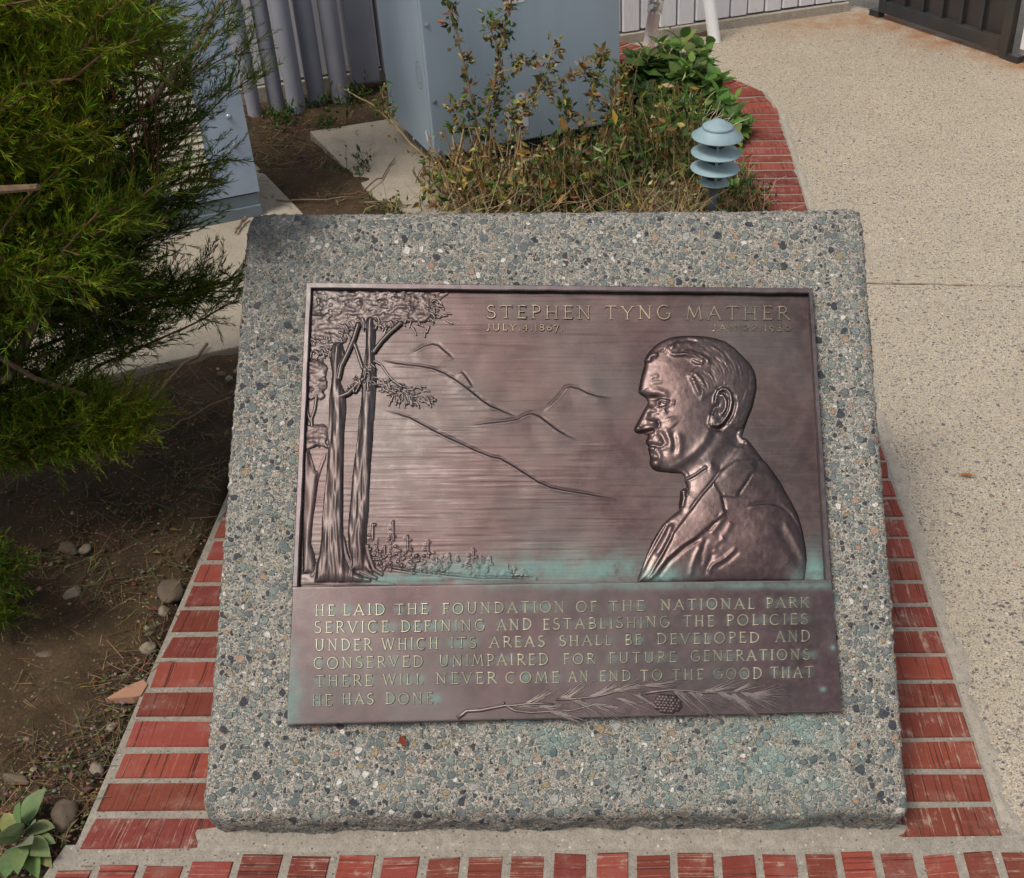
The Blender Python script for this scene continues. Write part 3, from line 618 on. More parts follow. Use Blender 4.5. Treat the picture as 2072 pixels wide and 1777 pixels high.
class HF:
    """height field over a window of tracing coordinates; heights in mm"""
    def __init__(s, x0, x1, y0, y1, st):
        s.xs = np.arange(x0, x1 + st, st); s.ys = np.arange(y0, y1 + st, st); s.X, s.Y = np.meshgrid(s.xs, s.ys); s.st = st; s.H = np.zeros(s.X.shape)
    def win(s, pts, m):
        p = np.array(pts); x0, x1, y0, y1 = p[:, 0].min() - m, p[:, 0].max() + m, p[:, 1].min() - m, p[:, 1].max() + m
        a, b_ = np.searchsorted(s.xs, (x0, x1)); c_, d_ = np.searchsorted(s.ys, (y0, y1)); return slice(c_, d_), slice(a, b_)
    def dist(s, pts, m):
        w = s.win(pts, m); X, Y = s.X[w], s.Y[w]; D = np.full(X.shape, 1e9); Tt = np.zeros(X.shape); Sg = np.ones(X.shape); p = np.array(pts, float)
        L = np.r_[0, np.cumsum(np.linalg.norm(np.diff(p, axis=0), axis=1))]
        for k in range(len(p) - 1):
            dx, dy = p[k + 1] - p[k]; l2 = dx * dx + dy * dy + 1e-9; t = np.clip(((X - p[k, 0]) * dx + (Y - p[k, 1]) * dy) / l2, 0, 1)
            ex, ey = X - p[k, 0] - t * dx, Y - p[k, 1] - t * dy; d = np.hypot(ex, ey); u_ = d < D
            D = np.where(u_, d, D); Tt = np.where(u_, (L[k] + t * (L[k + 1] - L[k])) / L[-1], Tt); Sg = np.where(u_, np.sign(dx * ey - dy * ex), Sg)
        return w, D, Tt, Sg
    @staticmethod
    def taper(t, e): 
        q = np.clip(np.minimum(t, 1 - t) / max(e, 1e-6), 0, 1); return np.ones_like(t) if e <= 0 else q * q * (3 - 2 * q)
    def ridge(s, pts, width, amp, ends=.15):
        w, D, t, g = s.dist(pts, width * 3); s.H[w] += amp * np.exp(-(D / width) ** 2) * s.taper(t, ends); return s
    def step(s, pts, amp, fall, edge=4, ends=.1):
        """positive side (right of travel in image space: below when going right) raised, falling off over 'fall'"""
        w, D, t, g = s.dist(pts, fall * 3); sd = g * D; s.H[w] += amp * (1 / (1 + np.exp(-sd / edge * 2))) * np.exp(-(D / fall) ** 2) * s.taper(t, ends); return s
    def blob(s, c, rx, ry, amp, rot=0):
        cx, cy = c; ca, sa = math.cos(rad(rot)), math.sin(rad(rot)); m = max(rx, ry) * 2.6; w = s.win([c], m); X, Y = s.X[w] - cx, s.Y[w] - cy
        s.H[w] += amp * np.exp(-((X * ca + Y * sa) / rx) ** 2 - ((-X * sa + Y * ca) / ry) ** 2); return s
    def poly(s, pts):
        """signed inside distance of a closed polygon over the whole window"""
        P = list(pts) + [pts[0]]; D = np.full(s.X.shape, 1e9); p = np.array(P, float)
        for k in range(len(p) - 1):
            dx, dy = p[k + 1] - p[k]; l2 = dx * dx + dy * dy + 1e-9; t = np.clip(((s.X - p[k, 0]) * dx + (s.Y - p[k, 1]) * dy) / l2, 0, 1)
            D = np.minimum(D, np.hypot(s.X - p[k, 0] - t * dx, s.Y - p[k, 1] - t * dy))
        return np.where(inside(s.X, s.Y, list(pts)), D, -D)
    def build(s, name, mat, keep=None, base=0, stain=None, parent=None):
        U = uv(np.stack([s.X, s.Y], -1)); ny, nx = s.X.shape; co = np.concatenate([U, (s.H[..., None] + base) * .001], -1).reshape(-1, 3)
        i = np.arange(ny * nx).reshape(ny, nx); q = np.stack([i[1:, :-1], i[1:, 1:], i[:-1, 1:], i[:-1, :-1]], -1).reshape(-1, 4)
        used = np.arange(len(co))
        if keep is not None:
            k = (keep[:-1, :-1] & keep[:-1, 1:] & keep[1:, 1:] & keep[1:, :-1]).reshape(-1); q = q[k]; used = np.unique(q); mp = -np.ones(len(co), int); mp[used] = np.arange(len(used)); q = mp[q]; co = co[used]
        me = bpy.data.meshes.new(name); me.vertices.add(len(co)); me.vertices.foreach_set('co', co.astype(np.float32).ravel()); me.loops.add(q.size); me.loops.foreach_set('vertex_index', q.astype(np.int32).ravel())
        me.polygons.add(len(q)); me.polygons.foreach_set('loop_start', np.arange(0, q.size, 4, dtype=np.int32)); me.polygons.foreach_set('use_smooth', np.ones(len(q), bool))
        a = me.attributes.new('stain', 'FLOAT', 'POINT'); a.data.foreach_set('value', (np.zeros(len(used)) if stain is None else stain.reshape(-1)[used]).astype(np.float32))
        me.update(calc_edges=True); me.materials.append(mat); return link(name, me, parent or plaque)

# --- plate and rim (corners of the casting, tracing px)
TL, TR, BR_, BL_ = (1049, 968), (2774, 987), (2877, 2431), (981, 2477)
ML, MR_ = (1001, 2004), (2839, 1980)
def strip(name, pts_out, pts_in, h_out, mat=m_rim, z0=-2.):
    b = MB(); rows = []; n = 60
    for k in range(len(pts_out) - 1):
        for t in np.linspace(0, 1, n)[(0 if k == 0 else 1):]:
            o = np.array(pts_out[k]) * (1 - t) + np.array(pts_out[k + 1]) * t; i_ = np.array(pts_in[k]) * (1 - t) + np.array(pts_in[k + 1]) * t
            wob = 1.6 * mnoise.noise(Vector((o[0] * .012, o[1] * .012, 2))); d = (i_ - o) / (np.linalg.norm(i_ - o) + 1e-9); i_ = i_ + d * wob * 1.5
            hh = h_out + .35 * mnoise.noise(Vector((o[0] * .02, o[1] * .02, 7)))
            prof = [(o, z0), (o, hh - 1.2), (o + d * 2.2, hh), (i_ - d * 4.5, hh), (i_ - d * .8, hh - 1.3), (i_ + d * 2.5, 5.)]
            rows.append([b.vert((*uv(p), z * .001)) for p, z in prof])
    for k in range(len(rows) - 1):
        for j in range(5): b.face((rows[k][j], rows[k][j + 1], rows[k + 1][j + 1], rows[k + 1][j]))
    b.face(rows[0]); b.face(rows[-1][::-1])
    o = b.build(name, mat, plaque); bm = bmesh.new(); bm.from_mesh(o.data); bmesh.ops.recalc_face_normals(bm, faces=bm.faces[:]); bm.to_mesh(o.data); bm.free(); return o
strip('raised_rim', [ML, TL, TR, MR_], [(1021, 2004), (1066, 988), (2760, 1006), (2819, 1984)], 17.)

# --- scene panel: sky, hills, far trees
h = HF(1006, 2834, 974, 2006, 2.6)
A = Z1((870, 800), (960, 825), (1060, 850), (1180, 868), (1300, 880), (1420, 900), (1530, 945), (1640, 1010), (1740, 1080), (1830, 1150), (1900, 1210), (1990, 1270), (2064, 1300)) + Z3((210, 712), (260, 733), (285, 742))
HILLS = [(Z1((1180, 755), (1260, 725), (1340, 680), (1420, 662), (1480, 675), (1530, 720), (1590, 770), (1640, 825)), .7), (Z1((1690, 920), (1740, 970), (1790, 1040), (1815, 1095)), .6), (A, 1.2),
         (Z3((395, 715), (440, 675), (490, 625), (530, 575), (555, 568), (600, 580), (650, 605), (700, 622), (790, 628)), .9),
         (Z3((0, 785), (80, 770), (200, 760), (270, 745), (310, 722), (345, 715), (385, 730), (430, 765), (490, 810), (545, 840), (605, 862)), 1.0),
         (Z1((870, 1300), (960, 1315), (1080, 1345), (1200, 1385), (1330, 1455), (1450, 1520), (1560, 1575), (1700, 1640), (1850, 1710), (2000, 1770)) + Z3((170, 960), (240, 1000), (310, 1045), (380, 1090), (450, 1120), (520, 1135), (620, 1150), (700, 1165), (860, 1185)), 1.4),
         (Z8((0, 505), (60, 540), (150, 555)), .9), (Z8((150, 465), (250, 490), (400, 515), (600, 535), (800, 555), (900, 565), (1060, 565), (1250, 570), (1330, 578)), 1.3)]
for pts, a in HILLS:
    h.step(pts, a * 1.0, 46, 3.5, .2); sh = [(x, y - 3) for x, y in pts]; h.ridge(sh, 4.4, -a * .85, .2); h.ridge([(x, y + 4.5) for x, y in pts], 4.5, a * .5, .2)
h.ridge(Z8((1180, 545), (1230, 525), (1270, 545), (1320, 575)), 4, .8, .1)
for tx, ty, by, wd in ((147, 170, 430, 40), (293, 150, 470, 46), (392, 255, 500, 36), (540, 288, 510, 40), (690, 385, 530, 26), (858, 348, 545, 34), (917, 405, 540, 22), (980, 410, 545, 28), (1105, 470, 540, 20), (230, 330, 480, 40), (460, 390, 520, 36), (600, 420, 520, 30), (180, 360, 480, 30), (1150, 480, 545, 14), (1215, 500, 545, 14)):
    (x0, y0), = Z8((tx, ty)); (x1, y1), = Z8((tx, by)); hh_ = y1 - y0; h.ridge([(x0, y0), (x0 + R.uniform(-2, 2), y0 + 22), (x1, y0 + hh_ * .5)], 2.9, 1.5, .12); n = max(3, int(hh_ / 11))
    for k in range(n):
        f = (k + .9) / n; ww = wd * .75 * f
        for j in range(1 + int(f * 3)):
            sd_ = R.choice((-1, 1)); xx = x0 + sd_ * ww * R.uniform(.05, .8); yy = y0 + hh_ * f + R.uniform(-4, 4); l = R.uniform(7, 15)
            h.ridge([(xx, yy), (xx + sd_ * l * .6, yy + l * R.uniform(.05, .3)), (xx + sd_ * l, yy + l * R.uniform(.2, .6))], R.uniform(2.8, 4.2), R.uniform(.5, 1.5), .3)
for k in range(90):
    x = 1275 + R.random() * 360; y = 1880 + R.random() * 70 + (x - 1275) * .06; h.ridge([(x, y), (x + R.uniform(-12, 12), y + R.uniform(-10, 4))], 3.6, R.uniform(.5, 1.6), .2)
nx = fnoise(h.H.shape, 26, 1.1, 21) * .10 + fnoise(h.H.shape, 9, 9, 22) * .12 + fnoise(h.H.shape, 40, 40, 23) * .35; h.H += nx
(xm, ym) = (1900, 1960)
vs = np.exp(-((h.Y - 1948) / 34) ** 2) * np.clip((h.X - 1330) / 250, 0, 1) * np.clip((2240 - h.X) / 90, .0, 1) * .8 + np.exp(-((h.Y - 1962) / 60) ** 2 - ((h.X - 2790) / 42) ** 2) * 1.1 + np.exp(-((h.Y - 1905) / 60) ** 2) * np.clip((h.X - 1480) / 400, 0, 1) * .12 + np.exp(-((h.X - 1330) / 220) ** 2 - ((h.Y - 1975) / 14) ** 2) * .8
h.build('scene_panel', m_bronze, keep=h.poly([(1011, 2008), (1056, 978), (2767, 996), (2830, 1988)]) > 0, base=6.5, stain=np.clip(vs, 0, 1))

# --- pines in relief at the left
h = HF(1022, 1590, 984, 1996, 2.3); X, Y = h.X, h.Y
trunk1 = Z1((408, 770), (440, 660), (530, 640), (560, 735), (530, 850), (512, 950), (520, 1040)) + Z1((570, 1160), (575, 1300), (565, 1420)) + Z2((560, 130), (553, 300), (548, 500), (545, 800), (545, 1000), (547, 1200), (562, 1350), (602, 1500), (665, 1580), (820, 1640), (820, 1690), (260, 1690), (280, 1560), (310, 1420), (330, 1250), (340, 1050), (355, 850), (380, 650), (395, 400), (402, 200), (408, 0)) + Z1((408, 1180), (425, 1080), (438, 950))
trunk2 = Z1((765, 470), (780, 400), (850, 400), (865, 560), (862, 640), (848, 730), (852, 830), (872, 930), (872, 1050), (862, 1200), (850, 1400)) + Z2((843, 100), (835, 300), (815, 500), (800, 800), (795, 1000), (780, 1150), (777, 1300), (800, 1450), (838, 1560), (838, 1600), (620, 1560), (625, 1450), (598, 1350), (590, 1200), (600, 1050), (620, 850), (635, 650), (660, 450), (688, 250), (698, 50)) + Z1((705, 1350), (722, 1250), (728, 1100), (712, 1000), (742, 880), (762, 750), (770, 600))
trunk3 = Z2((150, 385), (215, 385), (245, 500), (275, 590), (295, 590), (335, 480), (378, 400), (375, 460), (335, 570), (300, 690), (275, 900), (250, 1060), (238, 1200), (232, 1310), (262, 1400), (278, 1500), (275, 1600), (150, 1600), (150, 1300))
fol = [Z1((200, 120), (500, 140), (900, 145), (1400, 155), (1570, 165), (1500, 235), (1400, 250), (1480, 290), (1380, 330), (1440, 365), (1350, 430), (1150, 450), (1050, 490), (980, 495), (900, 470), (860, 435), (840, 495), (790, 490), (720, 465), (680, 480), (600, 520), (575, 605), (510, 655), (505, 720), (420, 700), (390, 770), (280, 750), (195, 700), (190, 400)),
       Z1((880, 1110), (900, 1040), (960, 1000), (1080, 1010), (1180, 1020), (1300, 1060), (1270, 1100), (1320, 1120), (1430, 1212), (1330, 1235), (1240, 1255), (1200, 1310), (1090, 1285), (1060, 1220), (1030, 1170), (980, 1145)),
       Z1((630, 1060), (720, 960), (790, 890), (850, 930), (860, 1010), (800, 1060), (720, 1090), (640, 1150), (580, 1200), (545, 1160), (600, 1110)),
       Z1((175, 850), (330, 820), (390, 900), (370, 1050), (330, 1150), (370, 1180), (250, 1200), (180, 1200)), Z1((170, 1470), (330, 1450), (390, 1500), (395, 1680), (260, 1690), (170, 1680))]
mask = np.zeros(X.shape, bool); H = h.H
bark = fnoise(X.shape, 3.2, 22, 31); cl = fnoise(X.shape, 3.2, 2.6, 32); cl2 = fnoise(X.shape, 9, 7, 33); fine = fnoise(X.shape, 1.6, 1.5, 34)
dk = fnoise(X.shape, 6, 40, 35); bk2 = fnoise(X.shape, 1.5, 9, 37); sl = fnoise(X.shape, 5.5, 2.2, 36)
def put(poly, amp, Rr, tex):
    global mask
    d = h.poly(poly) if not isinstance(poly, np.ndarray) else poly; m = d > -1.5; t = np.clip((d + 1) / Rr, 0, 1); v = amp * np.sqrt(np.clip(1 - (1 - t) ** 2, 0, 1)) + tex * np.clip(d / 6, 0, 1)
    H[m] = np.maximum(H[m], v[m]); mask |= m
def limb(pts, r, amp):
    global mask
    w, D, t, g_ = h.dist(pts, r + 3); m = D < r + 1; v = amp * np.sqrt(np.clip(1 - (D / (r + 1)) ** 2, 0, 1)); sub = H[w]; sub[m] = np.maximum(sub[m], v[m]); H[w] = sub; mm = mask[w]; mm |= m; mask[w] = mm
put(trunk3, 3.8, 20, bark * .7); put(trunk2, 5.6, 30, bark * .42 + dk * .6 + bk2 * .42); put(trunk1, 6.0, 34, bark * .45 + dk * .6 + bk2 * .45)
for p in [fol[0]] + fol[3:]: put(h.poly(p) + 3 + cl2 * 3.0 + cl * 3.0, 2.6, 10, np.clip(cl2, -1.2, 2) * .45 + sl * .5 + fine * .16)
limb(Z1((850, 740), (920, 645), (1000, 560), (1110, 465)), 8.5, 6.5); limb(Z1((505, 1000), (530, 880), (590, 760), (650, 620), (695, 480)), 9.5, 6.5); limb(Z1((648, 640), (690, 760), (735, 900)), 6.5, 5); limb(Z1((530, 1180), (600, 1150), (680, 1070), (760, 1000)), 9, 7)
limb(Z1((858, 835), (920, 870), (980, 960), (1030, 1020), (1120, 1085)), 4.5, 5); limb(Z1((285, 1170), (270, 1300), (235, 1400), (240, 1470)), 6, 4); limb(Z1((180, 1200), (200, 1350), (225, 1430)), 5, 3.5)
for x, y, a in ((1460, 400, 10), (1530, 390, -8), (1590, 450, 25), (1570, 365, 5), (1230, 520, 60), (1250, 540, 70), (1380, 520, 110), (1350, 560, 100), (1300, 480, 20)):
    (px, py), = Z1((x, y)); limb([(px - 12 * math.cos(rad(a)), py - 12 * math.sin(rad(a))), (px + 12 * math.cos(rad(a)), py + 12 * math.sin(rad(a)))], 3.2, 3.2)
def tuft(cx, cy, n, sx, sy, ang, spread, L, amp):
    for k in range(n):
        x, y = cx + R.gauss(0, sx), cy + R.gauss(0, sy); a = rad(ang + R.uniform(-spread, spread)); l = L * R.uniform(.5, 1.2); limb([(x, y), (x + l * .55 * math.cos(a), y + l * .55 * math.sin(a)), (x + l * math.cos(a), y + l * math.sin(a) + l * .12)], R.uniform(2.2, 3.6), amp * R.uniform(.55, 1.25))
for q, n, sx, sy, ang, spr, L, amp in (((930, 1060), 16, 14, 9, 10, 50, 20, 3.2), ((1010, 1090), 16, 14, 10, 30, 50, 22, 3.4), ((1130, 1090), 18, 18, 9, -5, 40, 24, 3.2), ((1240, 1100), 12, 16, 8, -10, 35, 24, 2.6), ((1150, 1190), 26, 18, 14, 60, 55, 24, 3.8), ((1250, 1200), 18, 20, 10, 20, 45, 26, 3.2), ((1340, 1205), 12, 14, 6, 5, 35, 24, 2.6), ((1060, 1170), 12, 9, 10, 95, 35, 20, 3.0)):
    (tx, ty), = Z1(q); tuft(tx, ty, n, sx, sy, ang, spr, L, amp)
for q, n, sx, sy, ang, spr, L, amp in (((690, 1050), 14, 14, 10, 120, 60, 18, 6.4), ((790, 960), 14, 10, 16, 60, 70, 18, 8.0), ((620, 1090), 10, 10, 10, 130, 50, 16, 5.0), ((830, 1050), 8, 8, 10, 60, 50, 16, 8.0)):
    (tx, ty), = Z1(q); tuft(tx, ty, n, sx, sy, ang, spr, L, amp)
EDG = Z1((1480, 290), (1380, 335), (1440, 365), (1350, 425), (1150, 445), (1050, 485), (980, 490), (900, 465), (840, 490), (780, 485), (700, 470), (610, 515), (575, 600), (510, 655), (495, 715), (430, 700), (390, 765), (300, 750), (250, 640), (380, 620))
for (ex, ey) in EDG: tuft(ex - 4, ey - 10, 9, 13, 8, 75 if ex < 1400 else 20, 55, 18, 3.6)
for k in range(150):
    (x, y), = Z1((R.uniform(215, 1480), R.uniform(150, 440)))
    if x < 1240 or y < 1065 + (1500 - x) * .1: h.ridge([(x, y), (x + R.uniform(8, 20), y + R.uniform(-7, 5))], R.uniform(3, 5), R.uniform(.3, 1.0), .25)
mound = Z2((110, 1600), (250, 1590), (300, 1500), (560, 1480), (620, 1560), (700, 1610), (830, 1660), (1050, 1690), (1050, 1740), (110, 1740)); dm = h.poly(mound); mm_ = dm > -1
H[mm_] = np.maximum(H[mm_], (2.6 * np.sqrt(np.clip(1 - (1 - np.clip((dm + 1) / 22, 0, 1)) ** 2, 0, 1)) + fnoise(X.shape, 9, 3, 38) * .35)[mm_]); mask |= mm_
for P in (((545, 1250), (575, 1400), (625, 1520), (740, 1590), (860, 1640)), ((785, 1330), (810, 1450), (850, 1560), (920, 1600)), ((320, 1450), (290, 1560), (240, 1620)), ((450, 1400), (470, 1520), (520, 1610)), ((690, 1450), (680, 1540), (700, 1600))):
    limb(Z2(*P), 8, 2.9)
m2 = mask; H[~m2] = -1.5
st = np.exp(-((Y - 1985) / 26) ** 2) * np.clip((X - 1200) / 120, 0, 1) * .8
h.build('pine_relief', m_tree, keep=m2, base=6.3, stain=np.clip(st, 0, 1))

# --- portrait of the man in profile
h = HF(2165, 2775, 1135, 1992, 1.7); X, Y = h.X, h.Y; H = h.H
sil = Z4((340, 430), (358, 385), (392, 335), (445, 280), (515, 232), (600, 197), (700, 181), (830, 178), (960, 187), (1050, 205), (1150, 240), (1240, 305), (1320, 385), (1390, 460), (1430, 530), (1450, 610), (1452, 700), (1432, 800), (1412, 890), (1370, 990), (1335, 1090), (1310, 1165), (1322, 1178), (1350, 1187), (1400, 1240), (1450, 1310), (1510, 1388), (1560, 1440), (1640, 1550), (1700, 1640)) \
    + Z5((1510, 260), (1580, 380), (1640, 500), (1680, 640), (1705, 780), (1715, 880), (1706, 960), (1690, 1062), (1680, 1085), (240, 1085), (252, 1030), (290, 930), (330, 820), (372, 720), (420, 640), (465, 577), (520, 522), (585, 470), (606, 456), (602, 400), (612, 340), (612, 290), (640, 266), (668, 262), (665, 230), (650, 207), (656, 180)) \
    + Z4((740, 1590), (735, 1558), (710, 1535), (640, 1532), (580, 1527), (520, 1522), (460, 1512), (425, 1488), (402, 1450), (395, 1420), (402, 1385), (396, 1350), (385, 1312), (376, 1290), (386, 1270), (370, 1255), (356, 1225), (361, 1200), (374, 1178), (376, 1158), (350, 1150), (300, 1146), (262, 1132), (242, 1108), (246, 1080), (270, 1040), (296, 990), (322, 940), (352, 890), (376, 850), (374, 815), (350, 787), (302, 757), (284, 738), (291, 690), (302, 630), (316, 570), (331, 510), (346, 465))
d = h.poly(sil); dd = np.clip(d, 0, None)
prof = lambda R_: np.sqrt(np.clip(1 - (1 - np.clip(dd / R_, 0, 1)) ** 2, 0, 1))
H += np.where(d > 0, 5.0 * prof(20) + 8.5 * prof(160), -3.0)
head = lambda *p: Z4(*p)
# large masses
h.blob(Z4((700, 560))[0], 110, 90, 1.6); h.blob(Z4((760, 900))[0], 75, 95, 2.0); h.blob(Z4((1200, 560))[0], 80, 110, 1.6)
# neck lower than jaw
neck = Z4((1000, 1060), (985, 1150), (940, 1250), (850, 1345), (740, 1425), (640, 1490), (560, 1530), (740, 1600), (760, 1620), (1000, 1460), (1090, 1560), (1330, 1250), (1300, 1170), (1340, 1080), (1240, 1080), (1120, 1100))
dn = h.poly(neck); H -= 4.2 / (1 + np.exp(-(dn - 4) / 6)) * np.clip(d / 20, 0, 1)
h.ridge(Z4((1000, 1075), (985, 1160), (930, 1255), (845, 1345), (740, 1425), (640, 1485), (560, 1518)), 14, 1.5, .1)
h.ridge(Z4((1150, 1110), (1080, 1230), (980, 1350), (880, 1480)), 28, 2.4, .2); h.ridge(Z4((1280, 1140), (1260, 1200), (1220, 1280)), 20, -1.0, .2)
# hair
hairp = Z4((335, 465), (400, 452), (460, 405), (520, 375), (570, 362), (640, 395), (740, 408), (820, 450), (870, 500), (800, 560), (775, 600), (820, 680), (860, 760), (905, 825), (960, 790), (1030, 760), (1060, 715), (1150, 700), (1215, 780), (1225, 880), (1190, 1000), (1150, 1060), (1240, 1110), (1335, 1090), (1470, 900), (1490, 600), (1300, 320), (1000, 150), (600, 160), (300, 400))
dh = h.poly(hairp); H += (2.1 / (1 + np.exp(-dh / 3.2))) * np.clip(d / 10, 0, 1)
hm = np.clip(dh / 12, 0, 1) * np.clip(d / 10, 0, 1)
Hs = HF(2165, 2775, 1135, 1992, 1.7)
for k in range(420):
    x, y = R.uniform(350, 1450), R.uniform(190, 1080); cx, cy = 860, 760; pts = []
    ln = R.uniform(4, 8)
    for j in range(int(ln)):
        pts.append((x, y)); a = math.atan2(y - cy, x - cx) + math.pi / 2 + (.30 if x > 900 else -.12) + R.uniform(-.12, .12)
        if x < 640: a = math.atan2(y - 640, x - 760) + math.pi / 2 - .25
        x += 26 * math.cos(a); y += 26 * math.sin(a)
    Hs.ridge(Z4(*pts), R.uniform(2.6, 4.6), R.uniform(-.75, .85), .3)
H += Hs.H * hm * (.42 + .5 * np.exp(-((X - 2360) / 90) ** 2 - ((Y - 1290) / 60) ** 2))
for p, w, a in ((((565, 372), (640, 392), (740, 385), (830, 402), (900, 440), (955, 495)), 6, 1.9), (((700, 350), (800, 362), (890, 395), (960, 450), (1000, 520)), 6, 1.3), (((795, 440), (850, 470), (930, 482)), 5.5, 1.5), (((385, 410), (430, 385), (480, 398)), 7, 1.7), (((350, 440), (385, 425), (400, 455)), 7, 1.4), (((620, 300), (680, 255), (770, 240), (880, 260)), 6, -1.5), (((600, 330), (650, 280), (700, 262)), 6, 1.2), (((780, 600), (820, 640), (850, 720), (890, 800)), 8, 1.3), (((830, 570), (900, 640), (950, 720)), 6, 1.1), (((560, 340), (520, 350), (470, 385)), 6, -1.4)):
    h.ridge(Z4(*p), w, a, .2)
# forehead lines, brow, eye
for p, w, a in ((((390, 620), (440, 598), (500, 590)), 5.5, 1.0), (((395, 645), (450, 628), (520, 625)), 4.5, -.9), (((400, 668), (460, 650), (530, 655)), 5, .7), (((385, 690), (450, 676), (530, 690)), 4.5, -.7),
                (((375, 772), (420, 752), (480, 748), (540, 768), (600, 812)), 9, 2.9), (((300, 745), (330, 760), (370, 790)), 8, 1.0)):
    h.ridge(Z4(*p), w * 1.4, a * (.58 if a > 0 else .40), .3)
h.blob(Z4((462, 806))[0], 32, 9, -2.6, 8); h.blob(Z4((440, 845))[0], 14, 18, -2.2); h.blob(Z4((520, 850))[0], 20, 15, 2.6); h.blob(Z4((400, 835))[0], 9, 20, -.8)
for p, w, a in ((((470, 838), (510, 822), (560, 838), (610, 850)), 4.2, 1.9), (((472, 855), (505, 842), (552, 856)), 3.2, -2.0), (((480, 875), (520, 890), (565, 868)), 3.6, 1.5), (((520, 910), (545, 940), (560, 930)), 8, 1.6), (((600, 850), (650, 860)), 8, 1.2), (((470, 890), (480, 930), (470, 970)), 7, -1.2), (((570, 900), (600, 950)), 7, -.9)):
    h.ridge(Z4(*p), w * 1.15, a * .7, .25)
h.blob(Z4((492, 858))[0], 4.5, 5, -1.6)
# nose
noseline = Z4((395, 870), (370, 930), (345, 990), (310, 1050), (285, 1085)); h.ridge(noseline, 14, 1.2, .15)
h.ridge(Z4((430, 930), (420, 990), (400, 1040)), 13, -1.6, .25)
h.blob(Z4((425, 1055))[0], 17, 14, 3.6, 15); h.blob(Z4((285, 1098))[0], 12, 10, 2.2); h.ridge(Z4((250, 1125), (320, 1112), (380, 1098), (450, 1100)), 5, 1.2, .1)
h.ridge(Z4((300, 1146), (340, 1136), (400, 1128), (455, 1125)), 6, -2.4, .15); h.ridge(Z4((465, 1010), (492, 1060), (480, 1110)), 6, -2.3, .2)
# folds of cheek and mouth
for p, w, a in ((((500, 1085), (560, 1140), (590, 1200), (602, 1260), (595, 1310), (570, 1345)), 11, 3.0), (((470, 1120), (520, 1165), (552, 1230), (560, 1290)), 7.5, -2.6), (((645, 1130), (680, 1200), (692, 1280), (682, 1370), (660, 1420)), 11, 2.5), (((615, 1130), (642, 1210), (645, 1300), (625, 1370)), 8, -2.0), (((580, 990), (600, 1050), (640, 1100)), 16, 1.8),
                (((378, 1262), (430, 1264), (490, 1276), (552, 1282)), 5.5, -3.2), (((372, 1245), (430, 1235), (490, 1245), (540, 1262)), 8, 1.5), (((395, 1180), (400, 1230)), 6, 1.4), (((430, 1170), (470, 1200), (500, 1230)), 8, 1.2), (((392, 1300), (420, 1292), (450, 1312)), 8, 2.4), (((450, 1312), (480, 1350), (510, 1390)), 7, 1.8), (((405, 1345), (450, 1352), (490, 1400)), 8, -2.3), (((540, 1300), (530, 1350), (545, 1400)), 8, -1.4)):
    h.ridge(Z4(*p), w * 1.3, a * (.62 if a > 0 else .55), .25)
h.blob(Z4((455, 1448))[0], 21, 17, 3.4); h.blob(Z4((590, 1430))[0], 26, 20, 1.2)
# ear
earp = Z4((1040, 850), (1040, 790), (1060, 745), (1100, 722), (1150, 722), (1195, 770), (1208, 850), (1195, 930), (1160, 1000), (1110, 1065), (1060, 1095), (1005, 1090), (972, 1062), (985, 1000), (1020, 930))
de = h.poly(earp); H += 3.2 / (1 + np.exp(-de / 2.2))
h.ridge(Z4((1030, 880), (1042, 800), (1065, 748), (1105, 728), (1150, 732), (1186, 780), (1198, 850), (1184, 930), (1150, 1000), (1105, 1058), (1055, 1085), (1005, 1080), (980, 1058)), 6.2, 2.6, .04)
h.ridge(Z4((1068, 800), (1110, 795), (1140, 850), (1140, 910), (1110, 960), (1075, 985)), 6, 1.9, .15)
h.blob(Z4((1075, 885))[0], 13, 22, -4.2, 15); h.ridge(Z4((1002, 985), (1022, 930), (1045, 880)), 6.5, -3.6, .12); h.ridge(Z4((1160, 800), (1168, 870), (1150, 940), (1105, 1000)), 4.5, -1.8, .15); h.ridge(Z4((1075, 770), (1110, 760), (1140, 790)), 5, -2.0, .2); h.blob(Z4((1035, 1045))[0], 14, 11, 1.4)
h.ridge(Z4((1225, 800), (1228, 880), (1205, 970), (1150, 1060), (1090, 1112), (1030, 1118)), 7, -2.4, .12)
